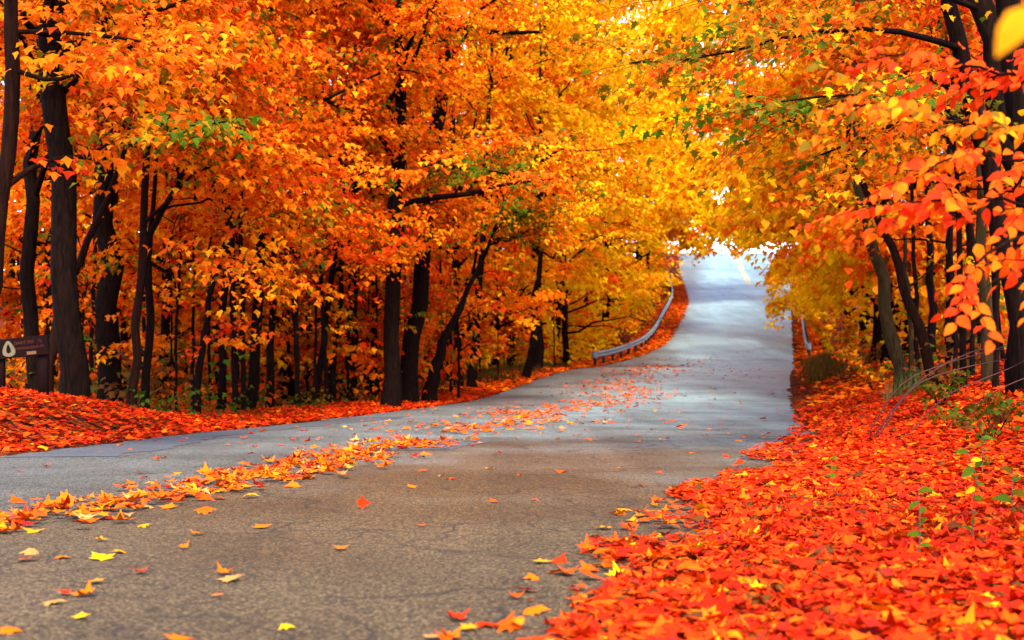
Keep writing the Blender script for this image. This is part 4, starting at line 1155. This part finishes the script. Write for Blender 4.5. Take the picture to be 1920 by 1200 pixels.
# ------------------------------------------------------------------ trail sign
M_SIGN = plain_material('dark_brown_sign_wood', (.006, .0015, .0012), .85, 0, .05, scale=20)
M_CREAM = plain_material('cream_sign_paint', (.10, .075, .04), .6, 0, .1)
M_LETTER = plain_material('faded_routed_lettering', (.06, .009, .006), .7, 0, .1)
Ysg = 18.2
c0_ = P(40, 651, Ysg); g = gz1(c0_[0], Ysg)
root = empty('trail_sign', (c0_[0], Ysg, g))
tag(root, 'dark brown wooden trail sign with a cream rounded-triangle emblem', 'sign')
zc = c0_[2] - g
roll = math.radians(6.0)
board = bpy.data.objects.new('board', None)
v, f_ = box(0, 0, 0, .74, .04, .27)
import bmesh
bm = bmesh.new()
vs = [bm.verts.new(p_) for p_ in v]
for f in f_: bm.faces.new([vs[i] for i in f])
bmesh.ops.recalc_face_normals(bm, faces=bm.faces)
bmesh.ops.bevel(bm, geom=list(bm.edges), offset=.006, segments=1, affect='EDGES')
me = bpy.data.meshes.new('board'); bm.to_mesh(me); bm.free(); me.materials.append(M_SIGN)
board = link('board', me, root, (0, 0, zc))
board.rotation_euler = (0, -roll, 0)
for px in (-4, 78):
    dx = (px - 40) * Ysg / F
    gg = gz1(c0_[0] + dx, Ysg + .1) - g - .15
    topz = zc + (.12 if px > 0 else .1)
    v, f_ = box(dx, .075, (gg + topz) / 2, .12, .10, topz - gg)
    link('post', mk_mesh('post', v, f_, M_SIGN), root)
def rounded_tri(w, h, n=36):
    th = np.linspace(0, 2 * np.pi, n, endpoint=False)
    y = np.sin(th); x = np.cos(th)
    k = .62 - .30 * y
    return np.stack([np.sign(x) * np.abs(x) ** .85 * k * w * .80, y * h * .5], 1)
def flat_shape(name, pts, y, mat, parent, cx, cz, thick=.006):
    n = len(pts)
    a = np.stack([cx + pts[:, 0], np.full(n, y), cz + pts[:, 1]], 1)
    Fd = [tuple(range(n)), tuple(range(2 * n - 1, n - 1, -1))] + [(i, n + i, n + (i + 1) % n, (i + 1) % n) for i in range(n)]
    return link(name, mk_mesh(name, np.concatenate([a, a + (0, thick, 0)]), Fd, mat), parent)
em = flat_shape('emblem', rounded_tri(.16, .215), -.028, M_CREAM, board, -.165, -.005)
flat_shape('emblem_field', rounded_tri(.055, .12), -.033, M_SIGN, board, -.167, -.005)
flat_shape('plate', np.array([(-.063, -.022), (.063, -.022), (.063, .022), (-.063, .022)]), -.028, plain_material('tan_plate_paint', (.11, .045, .018), .6, 0, .1), board, .14, -.092)
for txt, cx, cz, sz in (('DART', -.005, .055, .062), ('SIX', .14, .058, .062), ('TJ', .265, .062, .062), ('THOMAS', .02, -.02, .05), ('LEA', .155, -.018, .05), ('KUM', .262, -.014, .05)):
    cu = bpy.data.curves.new('lettering', 'FONT')
    cu.body = txt; cu.size = sz; cu.extrude = .002; cu.align_x = 'CENTER'; cu.align_y = 'CENTER'; cu.space_character = 1.05
    cu.materials.append(M_LETTER)
    tmp = bpy.data.objects.new('lettering_curve', cu); COL.objects.link(tmp)
    me = bpy.data.meshes.new_from_object(tmp.evaluated_get(bpy.context.evaluated_depsgraph_get()))
    bpy.data.objects.remove(tmp)
    o = link('lettering', me)
    o.parent = board; o.location = (cx, -.0235, cz); o.rotation_euler = (math.radians(90), 0, 0)

# ------------------------------------------------------------------ near beech at the right, its branches reaching into view
root = empty('beech_tree', (3.55, 6.4, gz1(3.55, 6.4)))
base = np.array(root.location)
tag(root, 'near beech whose branches of big red-orange leaves hang in at the right edge', 'tree')
r = rng_of(1500)
tp = np.array([base - UP * .2, base + (0.02, 0, 1), base + (.05, -.03, 2.2), base + (.0, .05, 3.6), base + (.05, .0, 5.2)])
tp, tr_ = resample(tp, np.array([.12, .10, .085, .06, .02]), 16)
v, f_ = tube(tp, tr_, 10, .05, r)
link('trunk', mk_mesh('trunk', v - base, f_, M_BARK_R, smooth=True), root)
def hub(z): return (*tp[np.argmin(np.abs(tp[:, 2] - z))], .022)
LIMBS = [  # pixel paths, palette, leaves
    ([(2060, 150, 6.2), (1880, 140, 6.0), (1760, 108, 5.9), (1650, 100, 5.8)], ['red', 'deep'], 52, 2.6),
    ([(2080, 235, 6.0), (1900, 232, 5.8), (1760, 222, 5.6), (1640, 195, 5.5), (1545, 205, 5.4)], ['orange', 'deep', 'orange', 'amber', 'olive'], 62, 2.3),
    ([(2080, 300, 5.8), (1920, 300, 5.5), (1790, 300, 5.4), (1700, 320, 5.3)], ['deep', 'red', 'orange'], 58, 2.1),
    ([(2100, 360, 5.6), (1920, 380, 5.3), (1780, 370, 5.2), (1660, 375, 5.1)], ['deep', 'red', 'orange'], 56, 1.95),
    ([(2100, 440, 5.4), (1950, 440, 5.2), (1860, 470, 5.1), (1790, 540, 5.0), (1765, 580, 5.0)], ['deep', 'red', 'orange'], 46, 1.8),
    ([(2120, 500, 5.2), (1980, 490, 5.0), (1900, 500, 4.9), (1840, 560, 4.8)], ['red', 'deep', 'orange'], 36, 1.6),
]
BC = {'red': C_RED * 1.25, 'deep': C_DOR, 'orange': C_ORA, 'amber': C_AMB, 'olive': C_OLV, 'yellow': C_YEL}
beech_meshes = {}
for cn, cv in BC.items():
    for k in range(3):
        Tm, Fc = TM['ovate'][k]
        Tm = Tm + np.array([.35, 0, 0])
        Vs = np.concatenate([Tm, [[0, .01, 0], [0, -.01, 0], [-.22, 0, .03]]]); Fs = np.vstack([Fc, [[len(Tm), len(Tm) + 1, len(Tm) + 2]]])
        beech_meshes[cn, k] = mk_mesh('leaf', Vs, Fs, M_LEAF, cv[None] * rng_of(k).uniform(.85, 1.05, (len(Vs), 1)))
from mathutils import Matrix
def leaf_at(mesh, p, al, nr, size, parent, base):
    al = norm(al); nr = norm(nr - al * np.dot(nr, al)); sd = np.cross(nr, al)
    o = link('leaf', mesh, parent)
    M4 = Matrix(((al[0], sd[0], nr[0], 0), (al[1], sd[1], nr[1], 0), (al[2], sd[2], nr[2], 0), (0, 0, 0, 1)))
    o.matrix_local = Matrix.Translation(Vector(p - base)) @ M4 @ Matrix.Scale(float(size), 4)
    return o
count = 0
extra = []
for pts, pals, nl, hz in LIMBS:
    q = np.array([hub(hz)[:3]] + [P(*p_) for p_ in pts])
    q, w_ = resample(q, np.r_[.02, np.linspace(.010, .0025, len(pts))], 26)
    q[1:] += r.normal(0, .012, (25, 3))
    tw = [tube(q, w_, 6)]
    for k in range(14):                               # side twigs with leaves in two ranks
        t = r.uniform(.35, .98)
        p0, tn = interp_path(q, np.array([t])); p0, tn = p0[0], tn[0]
        sd = norm(np.cross(tn, UP)) * r.choice([-1, 1])
        d = norm(tn * .7 + sd * r.uniform(.3, 1) + UP * r.uniform(-.35, .25))
        L = r.uniform(.25, .55)
        tq = np.stack([p0, p0 + d * L * .5 - UP * .01, p0 + d * L - UP * .06])
        tw.append(tube(tq, np.array([.0028, .002, .0012]), 6))
        m_ = max(6, int(nl * 3.2 / 14))
        for j in range(m_):
            f = (j + .5) / m_
            pp = p0 + d * L * f - UP * .06 * f * f
            s2 = norm(np.cross(d, UP)) * (1 if j % 2 else -1)
            al = norm(d * .6 + s2 * .8 + r.normal(0, .25, 3)); al = norm(al * np.array([1, 1, .3]) - UP * r.uniform(.1, 1.3))
            nr = UP * .7 + np.array([-.1, -.65, 0]) + r.normal(0, .3, 3)
            cn = pals[r.integers(len(pals))]
            if count < 300:
                leaf_at(beech_meshes[cn, int(r.integers(3))], pp, al, nr, .066 * r.uniform(.7, 1.2), root, base); count += 1
            else:
                extra.append((pp, al, nr, .066 * r.uniform(.7, 1.2), BC[cn] * r.uniform(.8, 1.05)))
    for j in range(nl):                         # more leaves along the branch itself
        t = r.uniform(.4, 1)
        p0, tn = interp_path(q, np.array([t])); p0, tn = p0[0], tn[0]
        al = norm(tn * .5 + r.normal(0, .6, 3) - UP * r.uniform(.2, 1.2)); nr = UP * .6 + np.array([-.1, -.7, 0]) + r.normal(0, .35, 3)
        extra.append((p0 + r.normal(0, .03, 3), al, nr, .064 * r.uniform(.7, 1.2), BC[pals[r.integers(len(pals))]] * r.uniform(.8, 1.05)))
    v, f_ = cat2(tw)
    link('limb', mk_mesh('limb', v - base, f_, M_BARK_R, smooth=True), root)
E = [np.array([e[k] for e in extra]) for k in range(5)]
Tm = (TM['ovate'][0][0] + np.array([.35, 0, 0]), TM['ovate'][0][1])
V, Fo, C = build_leaves(E[0], E[1], E[2], E[3], E[4], Tm)
o = link('foliage', mk_mesh('foliage', V - base, Fo, M_LEAF, C), root); o['kind'] = 'stuff'
# one thin limb towards the camera, ending in the blurred yellow leaf
q = np.array([hub(2.2)[:3], (2.6, 4.2, 2.35), (1.35, 2.3, 1.75), (.70, 1.5, 1.33)])
q, w_ = resample(q, np.array([.014, .009, .005, .0015]), 14)
v, f_ = tube(q, w_, 6); link('limb', mk_mesh('limb', v - base, f_, M_BARK_R, smooth=True), root)
pA, pB = P(1945, 5, 1.5), P(1872, 90, 1.5)
leaf_at(beech_meshes['amber', 0], pA, pB - pA, np.array([-.5, -.8, .55]), .075, root, base)

# ------------------------------------------------------------------ arching red twigs and green seedlings on the right bank
for lab, Y, pts in (
    ('upper arching red twig crossing before the right trunks', 15.5, [(1702, 712), (1780, 680), (1850, 660), (1925, 634), (1990, 600)]),
    ('second red twig arching flat and bending down at its end', 15.3, [(1715, 722), (1790, 674), (1850, 654), (1900, 657), (1960, 690)]),
    ('long lower red twig rising gently to the right edge', 15.0, [(1725, 718), (1790, 694), (1850, 680), (1920, 667), (2000, 640)]),
    ('lowest straight twig slanting up at the right edge', 14.0, [(1850, 745), (1890, 722), (1930, 706), (2000, 680)]),
    ('thin twig slanting up under the arching red twigs', 14.6, [(1782, 738), (1850, 708), (1905, 685), (1960, 650)])):
    q = np.array([P(a, b_, Y) for a, b_ in pts])
    q = np.vstack([[q[0][0] - .55, q[0][1], gz1(q[0][0] - .55, Y) - .03], q])
    q, w_ = resample(q, np.linspace(.009, .004, len(q)), 18)
    o = np.array([q[0][0], q[0][1], q[0][2]])
    v, f_ = tube(q - o, w_, 6)
    tw = link('bramble_stem', mk_mesh('bramble_stem', v, f_, M_TWIG_R, smooth=True), None, o)
    tag(tw, lab, 'twig', 'arching twigs before the right trunks')
M_STEM = plain_material('green_stem', (.05, .045, .012), .6)
seed_mesh = {}
for cn, cv in (('green', C_GRN * .9), ('olive', C_OLV * .7), ('yellow', C_YEL)):
    Tm, Fc = TM['ovate'][0]
    seed_mesh[cn] = mk_mesh('leaf', Tm + np.array([.35, 0, 0]), Fc, M_LEAF, cv[None] * rng_of(3).uniform(.85, 1.1, (len(Tm), 1)))
def seedling(label, px, py, Y, h, leaves, seed, cols=('green',), size=.06, lean=(0, 0)):
    r = rng_of(seed)
    p = P(px, py, Y); p[2] = float(ground_z_at(np.array([p[0]]), np.array([Y]))[0])
    root = empty('seedling', p); tag(root, label, 'plant', 'green seedlings in the leaf carpet')
    top = np.array([lean[0], lean[1], h])
    q, w_ = resample(np.array([(0, 0, -.03), top * .5 + r.normal(0, .02, 3), top]), np.array([.004, .003, .0015]), 8)
    v, f_ = tube(q, w_, 5); link('stem', mk_mesh('stem', v, f_, M_STEM, smooth=True), root)
    for k in range(leaves):
        t = .3 + .7 * (k + .5) / leaves
        p0, tn = interp_path(q, np.array([t]))
        a = k * 2.4 + r.uniform(-.5, .5)
        al = np.array([math.cos(a), math.sin(a) * .7, r.uniform(-.7, .5)]); nr = np.array([0, -.7, .8]) + r.normal(0, .3, 3)
        leaf_at(seed_mesh[cols[k % len(cols)]], p0[0], al, nr, size * r.uniform(.7, 1.2), root, np.zeros(3))
seedling('dark green four-leaved seedling near the top edge of the carpet', 1558, 905, 9.5, .24, 6, 1, size=.065)
seedling('slim seedling with drooping green leaves low in the carpet', 1722, 1055, 5.6, .36, 6, 2, size=.06)
seedling('seedling with one yellow leaf amid narrow green ones', 1812, 945, 7.6, .38, 7, 3, ('green', 'yellow', 'green', 'olive'), .08)
seedling('small green seedling near the right edge of the carpet', 1828, 1010, 6.2, .2, 4, 4, size=.055)
seedling('olive seedling at the right edge under the shrubs', 1900, 950, 7.0, .3, 5, 5, ('olive', 'green'), .09)
seedling('tall seedling with a pale top in the right verge shrubs', 1840, 880, 9.2, .42, 8, 6, ('olive', 'green'), .08)
def shrub(label, px, Y, w, h, n, pal, seed, size=.07):
    r = rng_of(seed)
    x = (px - 960) * Y / F
    p = np.array([x, Y, gz1(x, Y)])
    root = empty('shrub', p); tag(root, label, 'shrub', 'low shrubs on the right verge')
    parts = []; leaves = []
    for k in range(7):
        a = r.uniform(0, 6.28)
        e = np.array([math.cos(a) * w * r.uniform(.4, 1), math.sin(a) * w * .6, h * r.uniform(.6, 1.1)])
        q, w_ = resample(np.array([(0, 0, -.05), e * .5 + UP * .1 * h, e]), np.array([.008, .005, .002]), 8)
        parts.append(q); v, f_ = tube(q, w_, 5); link('stem', mk_mesh('stem', v, f_, M_BARK_R, smooth=True), root)
        leaves += sprays(q, r, n, 9, .28, size, pal, 'star', t0=.25)
    V, Fo, C = cat(leaves)
    o = link('foliage', mk_mesh('foliage', V, Fo, M_LEAF, C), root); o['kind'] = 'stuff'
shrub('dark olive shrub at the foot of the curving red-brown trunk', 1765, 17.5, .45, .45, 5, 'greens', 31)
shrub('brownish shrub near the right edge above the carpet', 1860, 11.5, .5, .42, 5, 'greens', 32)
shrub('yellow-green bush beside the tan leaning trunk', 1640, 30, .9, 1.0, 9, 'mixed', 33, .1)
shrub('orange bush overhanging the right guardrail', 1575, 46, 1.6, 2.6, 22, 'gold', 34, .16)
shrub('golden bush just behind the right guardrail', 1545, 74, 1.8, 3.0, 22, 'gold', 35, .22)
shrub('yellow bush further up behind the right guardrail', 1532, 90, 2.0, 3.4, 22, 'yellow', 36, .24)
shrub('orange bush at the crest on the right side', 1520, 108, 2.2, 3.6, 22, 'orange2', 37, .26)
print('triangles', TRIS[0])
